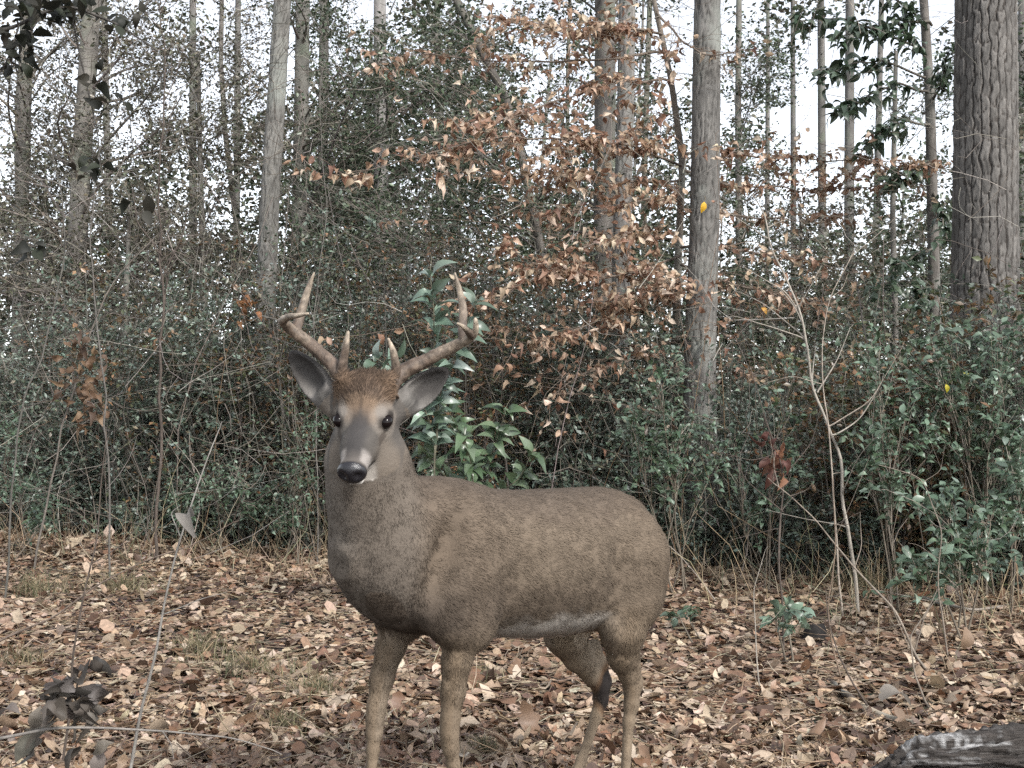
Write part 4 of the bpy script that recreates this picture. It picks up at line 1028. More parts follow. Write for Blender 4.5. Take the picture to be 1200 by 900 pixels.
# ------------------------------------------------------------------ leafy and bare saplings, shrubs
def emit(parent, origin, P, D, N, L, C, tms, mat, nobj=300, name='leaf', rest='foliage', ncol=8):
    """leaves of one plant: those that show largest are pieces of their own, the rest one part"""
    origin = np.asarray(origin, float); n = len(P)
    px = 600 + P[:, 0] / P[:, 1] * FPX; inv = (px > 0) & (px < 1200)
    size = L / P[:, 1] * inv * rng.uniform(.8, 1, n)
    big = np.zeros(n, bool); big[np.argsort(-size)[:min(n, nobj)]] = True
    ti = rng.integers(0, len(tms), n)
    order = np.argsort(C.sum(1)); groups = np.array_split(order, ncol); ci = np.zeros(n, int)
    for q, gr in enumerate(groups): ci[gr] = q
    vari = {}
    D = unit(D); Yv = unit(np.cross(N, D)); Nv = np.cross(D, Yv)
    for i in np.argwhere(big)[:, 0]:
        key = (ti[i], ci[i])
        if key not in vari:
            T, F = tms[ti[i]]; vari[key] = mesh(name, T, F, np.tile(C[i], (len(T), 1)), [mat])
        M = Matrix([[D[i][r] * L[i], Yv[i][r] * L[i], Nv[i][r] * L[i], P[i][r] - origin[r]] for r in range(3)] + [[0, 0, 0, 1]])
        o = bpy.data.objects.new(name, vari[key]); COL.objects.link(o); o.parent = parent; o.matrix_local = M
    if (~big).any():
        g = Geo()
        for k in range(len(tms)):
            m = (ti == k) & ~big
            if m.any():
                V, F, c = leaves(tms[k], P[m], D[m], N[m], L[m], C[m]); g.add(V, F, c)
        tag(link(rest, g.build(rest, [mat], origin), parent), kind='stuff')

def limb(parent, origin, path, r0, r1, col, name='branch', K=26, S=7, mat=None):
    P = smooth_path(path, K); P[1:-1] += (np.stack([vnoise(P[1:-1] * 5 + q) for q in (0, 9, 23)], 1) - .5) * .05 * min(1, r0 / .01)
    V, F = tubes(P[None], np.linspace(r0, r1, K)[None], S)
    C = np.tile(np.array(col, float), (len(V), 1)) * (1 + (fbm(V * 25, 2) - .37)[:, None] * .9)
    return link(name, mesh(name, V - origin, F, np.clip(C, .01, .8), [mat or M_TWIG]), parent), P

BEECH = [(.275, .172, .115), (.40, .29, .205), (.21, .118, .076), (.56, .45, .35), (.16, .090, .062)]; BEECH_W = [.26, .30, .17, .20, .07]
DRY_T = [twist(leaf_t(5, OVAL, .8, .55), .5), twist(leaf_t(5, OVAL, 1.2, .8), -.7), twist(leaf_t(5, OVAL, -.5, .7), .8)]

def build_beech():
    Y = 8.9; b = ground_base(792, Y)
    t = thing('beech_tree', 'young beech with layered sprays of orange-brown dead leaves', 'tree', b)
    tr, P = bark_trunk('beech_tree', t, [b - [0, 0, .1], b + [0, 0, .1], at(790, 450, Y), at(795, 300, Y - .2), at(800, 190, Y - .3), at(786, 90, Y - .35), at(766, 0, Y - .4), at(755, -90, Y - .4)], [.045, .04, .035, .030, .026, .020, .012], 14, 120, 'smooth', (.14, .12, .10), M_BARK, b)
    sprays = [  # limb points (px, py, Y), spread, leaves
        ([(800, 195, 8.6), (740, 170, 8.2), (660, 160, 7.8), (560, 165, 7.5), (470, 190, 7.3), (395, 212, 7.2)], .20, 330),
        ([(798, 210, 8.6), (720, 215, 8.2), (650, 200, 7.9), (580, 205, 7.7)], .20, 200),
        ([(786, 95, 8.5), (730, 95, 8.2), (670, 110, 8.0), (600, 135, 7.8), (520, 150, 7.8)], .20, 220),
        ([(776, 40, 8.5), (720, 30, 8.2), (660, 40, 8.0), (600, 25, 7.9)], .20, 200),
        ([(780, 60, 8.5), (640, 75, 8.2), (560, 70, 8.1), (470, 62, 8.0), (440, 75, 8.0)], .12, 100),
        ([(770, 10, 8.5), (800, 50, 8.2), (830, 70, 8.0), (880, 60, 8.0)], .14, 30),
        ([(802, 180, 8.6), (860, 180, 8.9), (930, 185, 9.0), (1010, 190, 9.0), (1100, 196, 9.0)], .16, 330),
        ([(802, 200, 8.6), (880, 220, 8.9), (960, 222, 9.1), (1050, 215, 9.2)], .15, 150),
        ([(800, 245, 8.7), (880, 255, 8.9), (940, 262, 9.0), (1000, 250, 9.1)], .14, 110),
        ([(797, 280, 8.6), (740, 275, 8.2), (680, 290, 7.9), (620, 330, 7.7), (575, 360, 7.6)], .22, 240),
        ([(797, 300, 8.6), (740, 320, 8.2), (690, 325, 7.9), (640, 320, 7.7), (590, 290, 7.6)], .20, 210),
        ([(795, 340, 8.6), (730, 365, 8.2), (680, 385, 7.9), (630, 400, 7.7)], .20, 200),
        ([(795, 330, 8.6), (760, 345, 8.1), (720, 350, 7.9)], .20, 110),
        ([(797, 310, 8.6), (850, 330, 8.5), (900, 345, 8.4), (960, 360, 8.5)], .20, 130),
        ([(797, 290, 8.6), (860, 290, 8.6), (930, 300, 8.6), (985, 315, 8.7)], .16, 80),
        ([(794, 400, 8.6), (740, 420, 8.2), (680, 440, 8.0), (640, 470, 7.9)], .22, 110),
        ([(794, 400, 8.6), (850, 430, 8.3), (900, 440, 8.2)], .2, 60),
        ([(800, 230, 8.6), (760, 235, 8.3), (700, 245, 8.1), (640, 250, 8.0)], .14, 110),
    ]
    LP, LD, LN = [], [], []
    for pts, spread, nl in sprays:
        nl = int(nl * (1.7 if pts[-1][0] < 800 else 1.15))
        path = [at(*p) for p in pts]
        o, B = limb(t, b, path, .011, .002, (.13, .105, .085))
        g = Geo(); nt = 56; tt = rng.uniform(.12, 1, nt) * (len(B) - 1); k = np.minimum(tt.astype(int), len(B) - 2); fr = (tt - k)[:, None]
        A = B[k] * (1 - fr) + B[k + 1] * fr
        dirv = unit(unit(B[k + 1] - B[k]) * .6 + rdir(nt, 0, .16)); Lt = rng.gamma(2.2, .5, nt)[:, None] * spread * 2.0
        E = A + dirv * Lt; TW = wob(A, E, 6, .06, .03)
        V, F = tubes(TW, np.linspace(1, .5, 6)[None] * .0022, 4); g.add(V, F, (.15, .115, .09))
        tag(link('twigs', g.build('twigs', [M_TWIG], b), o), kind='stuff')
        wi = rng.integers(0, nt, nl); u = rng.uniform(.15, 1.03, nl) * 5; k = np.clip(u.astype(int), 0, 4); fr = (u - k)[:, None]
        LP.append(TW[wi, k] * (1 - fr) + TW[wi, k + 1] * fr + rng.normal(0, .008, (nl, 3)))
        LD.append(unit(dirv[wi] * .55 + rdir(nl, -.55, .45))); LN.append(unit(rng.normal(0, .6, (nl, 3)) + np.array([0, -.45, .75])))
    P_, D_, N_ = np.concatenate(LP), np.concatenate(LD), np.concatenate(LN); n = len(P_)
    emit(t, b, P_, D_, N_, rng.uniform(.048, .085, n), pick(BEECH, n, .15, BEECH_W), DRY_T, M_DRY, 300)
build_beech()

LANCE_T = [leaf_t(6, LANCE, .5, .30), leaf_t(6, LANCE, .9, .22), leaf_t(6, LANCE, .2, .4)]
OVAL_T = [leaf_t(5, OVAL, .4, .25), leaf_t(5, OVAL, .8, .35), leaf_t(5, OVAL, .1, .2)]
LAUREL = [(.125, .180, .135), (.095, .140, .102), (.165, .215, .17), (.065, .098, .065)]

def whorl_plant(name, label, cat, base, stems, leafL, cols, tms, mat, per=(5, 8), gap=.05, r=.006, wood=(.09, .085, .06), group=None, droop=.1, nobj=300, start=.35, spread=.9):
    t = thing(name, label, cat, base, group)
    LP, LD, LN, LL = [], [], [], []
    for path in stems:
        o, B = limb(t, base, path, r, r * .35, wood, 'stem', 30, 6)
        seg = np.concatenate([[0], np.cumsum(np.linalg.norm(np.diff(B, axis=0), axis=1))]); tot = seg[-1]
        s = tot * start
        while s < tot:
            m = rng.integers(*per); a0 = rng.uniform(0, 6.28)
            p = np.array([np.interp(s, seg, B[:, i]) for i in range(3)])
            ax = unit(np.array([np.interp(min(s + .03, tot), seg, B[:, i]) for i in range(3)]) - np.array([np.interp(s - .03, seg, B[:, i]) for i in range(3)]))
            u = unit(np.cross(ax, [.3, .2, .9] if abs(ax[2]) < .9 else [1, 0, 0])); v = np.cross(ax, u)
            for q in range(m):
                a = a0 + q * 6.283 / m + rng.normal(0, .3)
                d = unit((u * math.cos(a) + v * math.sin(a)) * spread + ax * rng.uniform(.1, .7) + np.array([0, 0, -droop * rng.uniform(0, 2)]))
                LP.append(p + rng.normal(0, .006, 3)); LD.append(d); LN.append(unit(np.array([0, -.75, .8]) + rng.normal(0, .35, 3))); LL.append(leafL * rng.uniform(.65, 1.15))
            s += gap * rng.uniform(.7, 1.5)
    emit(t, base, np.array(LP), np.array(LD), np.array(LN), np.array(LL), pick(cols, len(LP), .14), tms, mat, nobj)
    return t

def px_stems(base, lst): return [[base] + [at(*p) for p in pts] for pts in lst]
Y0 = 5.6; b0 = ground_base(512, Y0)
whorl_plant('laurel_sapling', 'upright sapling with long pale-green leaves right behind the antlers', 'sapling', b0,
    px_stems(b0, [[(512, 560, 5.6), (510, 440, 5.6), (506, 300, 5.6)], [(512, 520, 5.6), (490, 460, 5.55), (455, 400, 5.5)], [(512, 470, 5.6), (530, 420, 5.5), (560, 345, 5.45)],
                  [(512, 500, 5.6), (480, 440, 5.7), (440, 420, 5.7)]]), .125, LAUREL, LANCE_T, M_GLOSS, (4, 6), .085, .007, start=.62)
b0 = ground_base(560, 5.9)
whorl_plant('laurel_sapling', 'low spreading sapling with long green leaves above the deer\'s back', 'sapling', b0,
    px_stems(b0, [[(555, 580, 5.9), (545, 520, 5.9), (520, 470, 5.8)], [(562, 560, 5.9), (585, 510, 5.8), (600, 465, 5.8)], [(560, 590, 5.9), (520, 555, 5.8), (490, 520, 5.7)], [(565, 590, 5.9), (610, 560, 5.8), (630, 520, 5.8)], [(560, 590, 5.9), (550, 540, 5.7), (545, 500, 5.6)]]),
    .115, [(.075, .115, .06), (.055, .088, .045), (.10, .14, .085)], LANCE_T, M_GLOSS, (4, 7), .075, .006, start=.5)

# broad dark leaves hanging against the sky, right
Ym = 9.4; b0 = ground_base(1096, Ym)
mg = px_stems(b0, [[(1098, 480, Ym), (1094, 300, Ym), (1090, 120, Ym), (1080, -40, Ym)]])
mt = thing('magnolia_tree', 'dark trunk bearing big drooping dark leaves beside the pine', 'tree', b0)
_, MP = bark_trunk('magnolia_tree', mt, mg[0], [.055, .05, .045, .035], 16, 120, 'smooth', (.11, .10, .09), M_BARK, b0)
_lp, _ld, _ln, _ll = [], [], [], []
for pts in ([(1092, 110), (1050, 95), (1010, 115), (985, 130)], [(1090, 70), (1060, 40), (1020, 30), (985, 45)], [(1088, 40), (1070, 10), (1040, -5)], [(1093, 150), (1060, 140), (1035, 155), (1015, 170)],
            [(1090, 60), (1000, 25), (960, 20), (935, 25)], [(1094, 190), (1070, 200), (1045, 215)], [(1096, 290), (1075, 300), (1050, 310)], [(1095, 330), (1085, 345), (1075, 360)], [(1094, 120), (1108, 90), (1112, 60)],
            [(1092, 30), (1050, 20), (1075, 55)], [(1094, 220), (1105, 250), (1110, 280)], [(1090, 90), (1035, 70), (1000, 75), (965, 90)], [(1096, 350), (1060, 330), (1030, 335)], [(1095, 370), (1104, 390), (1108, 420)]):
    pa = [at(p[0], p[1], Ym - .25 * i) for i, p in enumerate(pts)]
    _, B = limb(mt, b0, pa, .012, .005, (.10, .09, .075))
    for s in np.linspace(.35, 1.0, 6 if len(pts) > 3 else 4):
        k = s * (len(B) - 1); i0 = int(min(k, len(B) - 2)); p = B[i0] + (B[i0 + 1] - B[i0]) * (k - i0); ax = unit(B[-1] - B[0])
        for q in range(13):
            a = q * .483 + rng.uniform(0, .5); hv = np.array([math.cos(a), math.sin(a), 0])
            _lp.append(p + rng.normal(0, .035, 3)); _ld.append(unit(hv * .8 + ax * .3 + np.array([0, 0, rng.uniform(-.75, .2)]))); _ln.append(unit(np.array([0, -.3, 1]) + hv * .3 + rng.normal(0, .45, 3))); _ll.append(rng.uniform(.085, .145))
n = len(_lp)
emit(mt, b0, np.array(_lp), np.array(_ld), np.array(_ln), np.array(_ll), pick([(.045, .068, .042), (.062, .09, .055), (.085, .115, .078)], n, .18), LANCE_T, M_GLOSS, 300)

# leafy shrubs on the right and in the middle
def leafy_shrub(label, px, Y, areas, leafL, cols, nobj=160, name='leafy_shrub', wood=(.13, .11, .085), group=None, tms=None):
    """areas: (px, py, rx, ry, n twigs) ellipses the twigs reach into"""
    b = ground_base(px, Y); t = thing(name, label, 'shrub', b, group)
    LP, LD, LN = [], [], []
    for (ax, ay, rx, ry, nt) in areas:
        ns = max(2, nt // 9)
        _, B = limb(t, b, [b + rng.normal(0, .06, 3) * [1, 1, 0], at((px + ax) / 2 + rng.normal(0, 6), max(ay + ry * .6, (ay + 640) / 2), Y), at(ax, ay, Y + rng.normal(0, .1))], .006, .002, wood, 'stem', 24, 5)
        g = Geo(); E = np.stack([at(ax + rx * rng.normal(0, .5), ay + ry * rng.normal(0, .5), Y + rng.normal(0, .28)) for _ in range(nt)]); E[:, 2] = np.maximum(E[:, 2], .08)
        k = rng.integers(9, 24, nt); A = B[k]; TW = wob(A, E, 7, .07, .05)
        V, F = tubes(TW, np.linspace(1, .4, 7)[None] * .0024, 3); g.add(V, F, pick([wood, (.2, .18, .15)], nt, .15).repeat(21, axis=0)); tag(link('twigs', g.build('twigs', [M_TWIG], b), t), kind='stuff')
        per = 11; wi = np.repeat(np.arange(nt), per); nl = nt * per; u = rng.uniform(.3, 1.02, nl) * 6; k = np.clip(u.astype(int), 0, 5); fr = (u - k)[:, None]
        LP.append(TW[wi, k] * (1 - fr) + TW[wi, k + 1] * fr + rng.normal(0, .008, (nl, 3)))
        LD.append(unit(unit(E - A)[wi] * .5 + rdir(nl, .0, .4))); LN.append(unit(np.array([0, -.2, 1.0]) + rng.normal(0, .35, (nl, 3))))
    P_, D_, N_ = np.concatenate(LP), np.concatenate(LD), np.concatenate(LN); n = len(P_); P_[:, 2] = np.maximum(P_[:, 2], .03)
    emit(t, b, P_, D_, N_, rng.uniform(.7, 1.25, n) * leafL, pick(cols, n, .16), tms or OVAL_T, M_LEAF, nobj)
PRIV = [(.095, .140, .095), (.075, .112, .072), (.125, .170, .125), (.055, .085, .048)]
leafy_shrub('grey-green leafy shrub growing in front of the pine trunk', 1150, 6.4, [(1120, 400, 90, 30, 26), (1170, 430, 50, 50, 22), (1100, 440, 60, 40, 20), (1150, 500, 60, 50, 26), (1190, 380, 30, 30, 10)], .055, PRIV, 220)
leafy_shrub('grey-green leafy shrub left of the pine, below the pale leaning stem', 1050, 6.1, [(1030, 420, 50, 35, 14), (1060, 490, 60, 50, 26), (1010, 520, 45, 45, 16), (1040, 570, 60, 40, 18)], .052, PRIV, 200)
leafy_shrub('low leafy shrub with big leaves at the right edge of the clearing', 1130, 5.2, [(1120, 650, 70, 30, 16), (1160, 610, 50, 40, 16), (1070, 670, 45, 22, 10), (1090, 580, 50, 40, 14)], .056, PRIV, 200)
leafy_shrub('leafy bush at the frame\'s right edge, beneath the pine', 1195, 5.9, [(1195, 520, 30, 80, 22), (1185, 600, 30, 50, 16)], .054, PRIV, 120)
leafy_shrub('small leafy shrub just behind the deer\'s rump', 790, 6.6, [(770, 450, 40, 45, 16), (800, 500, 50, 45, 18), (740, 500, 40, 40, 12), (780, 545, 50, 30, 12), (830, 560, 35, 35, 8)], .052, PRIV, 180)
leafy_shrub('thin shrub with scattered leaves between the slim trunk and leaning stem', 890, 6.7, [(860, 520, 45, 50, 10), (920, 540, 45, 50, 12), (930, 440, 50, 40, 8), (880, 600, 50, 30, 8)], .05, PRIV, 140)
leafy_shrub('tiny green seedling with a flat tuft of leaves on the litter', 925, 4.75, [(915, 722, 22, 9, 4), (935, 716, 16, 8, 2)], .055, PRIV, 60, 'seedling')
leafy_shrub('small green seedling beside the deer\'s hind leg on the litter', 800, 5.2, [(795, 720, 12, 8, 2), (812, 728, 8, 6, 1)], .05, PRIV, 40, 'seedling')
leafy_shrub('small bushy evergreen at the far left edge of the clearing', 30, 8.2, [(20, 560, 40, 40, 20), (50, 600, 40, 30, 18), (10, 500, 25, 40, 12)], .045, PRIV, 60)
leafy_shrub('dark bushy evergreen below the leaning mottled trunk', 250, 8.5, [(250, 560, 70, 40, 30), (300, 590, 50, 30, 22), (200, 590, 50, 30, 20)], .042, PRIV, 60)
leafy_shrub('rounded evergreen bush left of the deer\'s neck', 345, 8.2, [(345, 540, 40, 60, 28), (330, 600, 40, 30, 18), (370, 480, 30, 50, 14)], .042, PRIV, 60)

# ------------------------------------------------------------------ bare saplings and stems that stand out singly
def bare(label, px, Y, main, r, col, side=(), name='bare_sapling', top=None, rand=0, cat='sapling', lv=0):
    b = ground_base(px, Y) if not isinstance(px, tuple) else at(px[0], px[1], Y)
    t = thing(name, label, cat, b)
    _, B = limb(t, b, [b - np.array([0, 0, .03])] + [at(p[0], p[1], p[2] if len(p) > 2 else Y) for p in main], r, r * .3, col, 'stem', 40, 7)
    for pts in side:
        limb(t, b, [at(p[0], p[1], p[2] if len(p) > 2 else Y) for p in pts], r * .45, r * .15, col, 'twig', 18, 5)
    for _ in range(rand):
        k = rng.integers(8, 39); p = B[k]; d = unit(rdir(1, .35, .5)[0] + .5 * unit(B[-1] - B[0])); L = rng.uniform(.12, .6) * min(1, np.linalg.norm(B[-1] - B[0]) * .4)
        limb(t, b, [p, p + d * L * .5 + rng.normal(0, .02, 3), p + d * L + np.array([0, 0, .04 * L])], r * .35, r * .12, col, 'twig', 12, 4)
    return t, b, B
PALE = (.26, .235, .20); DKB = (.075, .06, .05); MID = (.19, .16, .13)
bare('long pale bare stem leaning left in front of the shrubs', 1003, 6.0, [(985, 540), (955, 450), (935, 360), (905, 280), (882, 228)], .011, PALE, [[(958, 460), (985, 420), (1000, 380)], [(938, 370), (920, 340), (870, 310)], [(975, 510), (1010, 490), (1035, 440)], [(945, 400), (900, 380), (850, 372)]], rand=8)
bare('pale thin bare stem crossing the leaning stem', 985, 5.9, [(975, 560), (968, 480), (962, 410), (975, 340), (1005, 290)], .006, (.27, .23, .19), [[(966, 450), (930, 440), (890, 452)], [(970, 500), (1020, 470), (1060, 400)]], rand=8)
bare('dark thin stem with a few dark red dead leaves', 915, 5.0, [(912, 650), (918, 580), (912, 520), (895, 480), (880, 430)], .006, DKB, [[(916, 560), (950, 520), (960, 480)], [(918, 600), (870, 560), (850, 500)], [(912, 530), (880, 540), (840, 530)]], rand=6)
bare('twiggy grey stem arching right over the litter', 1095, 4.6, [(1075, 770), (1045, 710), (1000, 670), (960, 610), (900, 560)], .006, MID, [[(1072, 765), (1085, 720), (1100, 700)], [(1000, 670), (1010, 640), (1008, 600)]], rand=5)
bare('thin arched stem ending low before the right-hand shrub', 1110, 4.8, [(1100, 700), (1105, 620), (1080, 560), (1030, 545)], .004, MID, rand=5)
bare('bare brown stem rising from the litter beside the seedling', 985, 4.4, [(975, 760), (968, 700), (980, 640), (975, 560)], .004, (.15, .11, .08), rand=4)
bare('tall dark whip-thin sapling left of the leaning trunk', 186, 8.0, [(187, 560), (190, 420), (189, 280), (188, 120), (192, -20)], .013, DKB, [[(189, 330), (215, 270), (225, 230)], [(190, 300), (160, 260), (150, 200)]], rand=14)
bare('thin arching sapling sweeping from left edge up to the right', 40, 7.5, [(60, 560), (90, 440), (130, 330), (200, 260), (300, 190), (350, 170)], .008, (.12, .105, .09), rand=12)
bare('slender bent sapling at far left beneath the dark leaves', 8, 6.5, [(20, 500), (60, 380), (80, 280), (60, 160), (75, 40)], .007, (.085, .08, .07), rand=12)
bare('grey forked sapling between left edge and the whip-thin sapling', 130, 7.0, [(125, 520), (120, 400), (105, 300), (115, 180), (160, 60), (180, -30)], .007, (.10, .092, .082), [[(110, 250), (70, 200), (20, 130)]], rand=14)
bare('fine pale sapling right of the leaning mottled trunk', 372, 8.2, [(372, 480), (368, 360), (385, 240), (372, 120), (395, 0)], .005, (.13, .12, .108), rand=12)
bare('dark upright twig in front of the leaves at far left', 80, 3.3, [(84, 775), (100, 690), (112, 640), (113, 580), (124, 500)], .0045, (.07, .055, .045), [[(108, 660), (140, 640), (165, 610)], [(112, 620), (90, 600), (60, 590)]], 'upright_twig', cat='twig', rand=3)
_, gb, GB = bare('grey leaning twig with one curled pale leaf halfway up', 150, 3.1, [(170, 810), (188, 720), (205, 650), (222, 600), (245, 530), (260, 494)], .0050, (.19, .178, .16), [[(212, 630), (200, 600), (212, 592)]], 'leaning_twig', cat='twig', rand=1)
bare('thin brown stem arching from the left edge over the litter', (-10, 745), 3.6, [(30, 738), (60, 726), (110, 690), (170, 660), (225, 640), (280, 610)], .0040, (.13, .10, .08), [[(110, 690), (150, 720), (165, 745)]], 'arching_stem', cat='twig', rand=3)
bare('long thin stick lying low along the bottom left edge', (-15, 853), 2.7, [(60, 852), (120, 853), (200, 858), (270, 866), (330, 884)], .0042, (.16, .145, .13), [[(190, 857), (200, 872), (203, 890)]], 'fallen_stick', cat='stick', rand=0)
bare('thin curved twig on the right side of the litter, leaning left', 1120, 4.0, [(1090, 830), (1072, 790), (1066, 745), (1085, 720), (1098, 690)], .0048, MID, [[(1066, 760), (1050, 720), (1040, 690)]], 'curved_twig', cat='twig', rand=2)
bare('dark thin twig rising from the fallen branch', 1030, 3.9, [(1000, 800), (985, 770), (972, 730), (968, 690)], .0042, DKB, [], 'dark_twig', cat='twig', rand=2)
bare('pale upright twig in the litter under the seedling', 890, 4.2, [(888, 800), (886, 740), (884, 690), (900, 640)], .0032, PALE, [], 'pale_twig', cat='twig', rand=2)
bare('thin dark twig leaning left behind the deer\'s rump', 850, 6.2, [(820, 680), (790, 645), (770, 628)], .005, (.22, .19, .16), [], 'leaning_stick', cat='stick', rand=2)

# single dead leaves and leaf bunches
CRUMP = [crinkle(twist(leaf_t(7, OVAL, 1.3, .9), .9), .035), crinkle(twist(leaf_t(7, BROAD, 1.1, -.8), -1.0), .04), crinkle(leaf_t(7, BROAD, 1.6, .9), .04)]
def dead_leaves(name, label, spots, Y, leafL, cols, base, spread=.03, per=1, down=True, tms=None, stem=None, cat='leaves'):
    t = thing(name, label, cat, base)
    LP, LD, LN = [], [], []
    if stem is not None: limb(t, base, stem, .004, .002, (.07, .06, .05), 'stem', 14, 5)
    for (px, py) in spots:
        for _ in range(per):
            LP.append(at(px, py, Y) + rng.normal(0, spread, 3)); LD.append(unit(rdir(1, -.7 if down else .3, .5)[0])); LN.append(unit(np.array([0, -.8, .4]) * (0.2 if tms is CRUMP else 1) + rng.normal(0, .5, 3)))
    n = len(LP); emit(t, base, np.array(LP), np.array(LD), np.array(LN), rng.uniform(.75, 1.2, n) * leafL, pick(cols, n, .15), tms or DRY_T, M_DRY, 60, ncol=4)
    return t
dead_leaves('dead_leaf_cluster', 'bunch of dark red-brown dead leaves hanging on a thin stem', [(905, 530), (915, 540), (925, 535), (898, 520), (915, 548)], 5.0, .075, [(.13, .055, .035), (.09, .04, .03), (.17, .08, .045)], at(914, 515, 5.0), .03, 3)
dead_leaves('dead_leaf_cluster', 'long bunch of rusty dead leaves hanging in the left thicket', [(98, 410), (102, 430), (96, 450), (106, 465), (100, 480)], 7.4, .085, [(.13, .080, .048), (.095, .06, .04), (.18, .115, .07)], at(100, 400, 7.4), .06, 12)
dead_leaves('dead_leaf_cluster', 'small rusty leaf bunch beside the left antler tip', [(286, 350), (280, 362), (292, 360)], 8.8, .075, [(.28, .13, .06), (.22, .11, .05)], at(286, 345, 8.8), .04, 4)
dead_leaves('dead_leaf_cluster', 'dark withered grey leaves close to the camera at bottom left', [(75, 800), (95, 790), (88, 820), (100, 835), (70, 815), (84, 805), (92, 812)], 2.75, .055, [(.085, .072, .060), (.055, .046, .040), (.13, .115, .10)], at(85, 850, 2.75), .020, 4, tms=CRUMP, stem=[at(85, 870, 2.75), at(84, 830, 2.75), at(88, 790, 2.75)])
dead_leaves('dead_leaf_cluster', 'low crumpled grey leaves at the very bottom left corner', [(30, 840), (45, 855), (20, 865), (130, 870)], 2.8, .07, [(.10, .09, .075), (.16, .14, .12)], at(30, 870, 2.8), .02, 2)
dead_leaves('curled_leaf', 'one curled pale grey leaf caught on the grey leaning twig', [(221, 598)], 3.07, .062, [(.22, .21, .185)], at(221, 600, 3.07), .0, 1, cat='leaf', tms=[leaf_t(6, BROAD, 1.2, .9)])
def one_leaf(name, label, px, py, Y, L, col, d, n, tm):
    p = at(px, py, Y); t = thing(name, label, 'leaf', p)
    m = mesh('blade', tm[0], tm[1], np.tile(np.array(col, float), (len(tm[0]), 1)), [M_DRY]); o = link('blade', m, t)
    d = unit(np.array(d, float)); y = unit(np.cross(np.array(n, float), d)); z = np.cross(d, y)
    o.matrix_local = Matrix([[d[r] * L, y[r] * L, z[r] * L, 0] for r in range(3)] + [[0, 0, 0, 1]])
    _st, _ = limb(t, p, [p, p - d * L * .2 + np.array([0, 0, L * .15]), p - d * L * .3 + np.array([0, .05, L * .3])], .0012, .0008, (.2, .15, .08), 'stalk', 8, 4)
one_leaf('yellow_leaf', 'single bright yellow leaf in front of the slim grey trunk', 826, 236, 7.0, .075, (.62, .36, .03), (-.25, 0, -1), (.2, -1, .1), OVAL_T[0])
one_leaf('yellow_leaf', 'small yellow leaf on the shrub before the pine, upper of two', 1131, 436, 6.2, .055, (.50, .46, .05), (.5, 0, -.9), (.1, -1, .4), OVAL_T[1])
one_leaf('yellow_leaf', 'small yellow leaf on the shrub before the pine, lower of two', 1109, 450, 6.2, .05, (.55, .47, .05), (.2, 0, -1), (0, -1, .4), OVAL_T[0])
one_leaf('yellow_leaf', 'amber dead leaf among brown leaves right of the slim grey trunk', 893, 360, 7.4, .06, (.50, .27, .06), (.6, 0, -.6), (0, -1, .3), OVAL_T[1])
one_leaf('pale_leaf', 'large pale grey curled leaf on the litter near the fallen branch', 1032, 812, 3.92, .12, (.24, .215, .185), (1, .25, .06), (0, -.15, 1), leaf_t(7, BROAD, .7, .3))
one_leaf('pale_leaf', 'one broad tan leaf standing upright in the litter at right', 1130, 760, 4.6, .085, (.22, .15, .10), (.3, 0, 1), (.3, -1, .1), leaf_t(7, BROAD, .5, .35))

# overhanging dark branch, upper left, close by
ob = at(-60, 40, 4.2); ot = thing('overhanging_branch', 'dark leafy branch hanging into the upper left corner close by', 'branch', ob)
_, B_ = limb(ot, ob, [ob, at(20, 25, 4.2), at(80, 8, 4.2), at(140, 30, 4.2), at(185, 60, 4.2)], .009, .003, (.06, .055, .05))
limb(ot, ob, [at(20, 25, 4.2), at(10, 60, 4.2), at(-10, 100, 4.2)], .004, .002, (.06, .055, .05), 'twig')
_, B3 = limb(ot, ob, [at(80, 8, 4.2), at(100, 90, 4.3), at(115, 160, 4.3), at(120, 205, 4.3)], .004, .002, (.06, .055, .05), 'twig')
LP = []; 
for (px, py, s, k) in ((30, 10, 24, 60), (80, 4, 20, 36), (145, 20, 12, 14), (15, 50, 15, 20), (110, 92, 8, 5), (135, 122, 10, 6), (118, 195, 7, 5), (88, 195, 8, 5), (160, 235, 10, 5), (40, 285, 9, 6), (20, 75, 10, 6)):
    for _ in range(k): LP.append(at(px + rng.normal(0, s), py + rng.normal(0, s * .5), 4.2 + rng.normal(0, .12)))
LP = np.array(LP); n = len(LP)
emit(ot, ob, LP, rdir(n, -.4, .6), unit(np.array([0, -.5, .7]) + rng.normal(0, .5, (n, 3))), rng.uniform(.045, .085, n), pick([(.022, .026, .016), (.032, .03, .022), (.018, .02, .015)], n, .15), OVAL_T, M_DRY, 120)

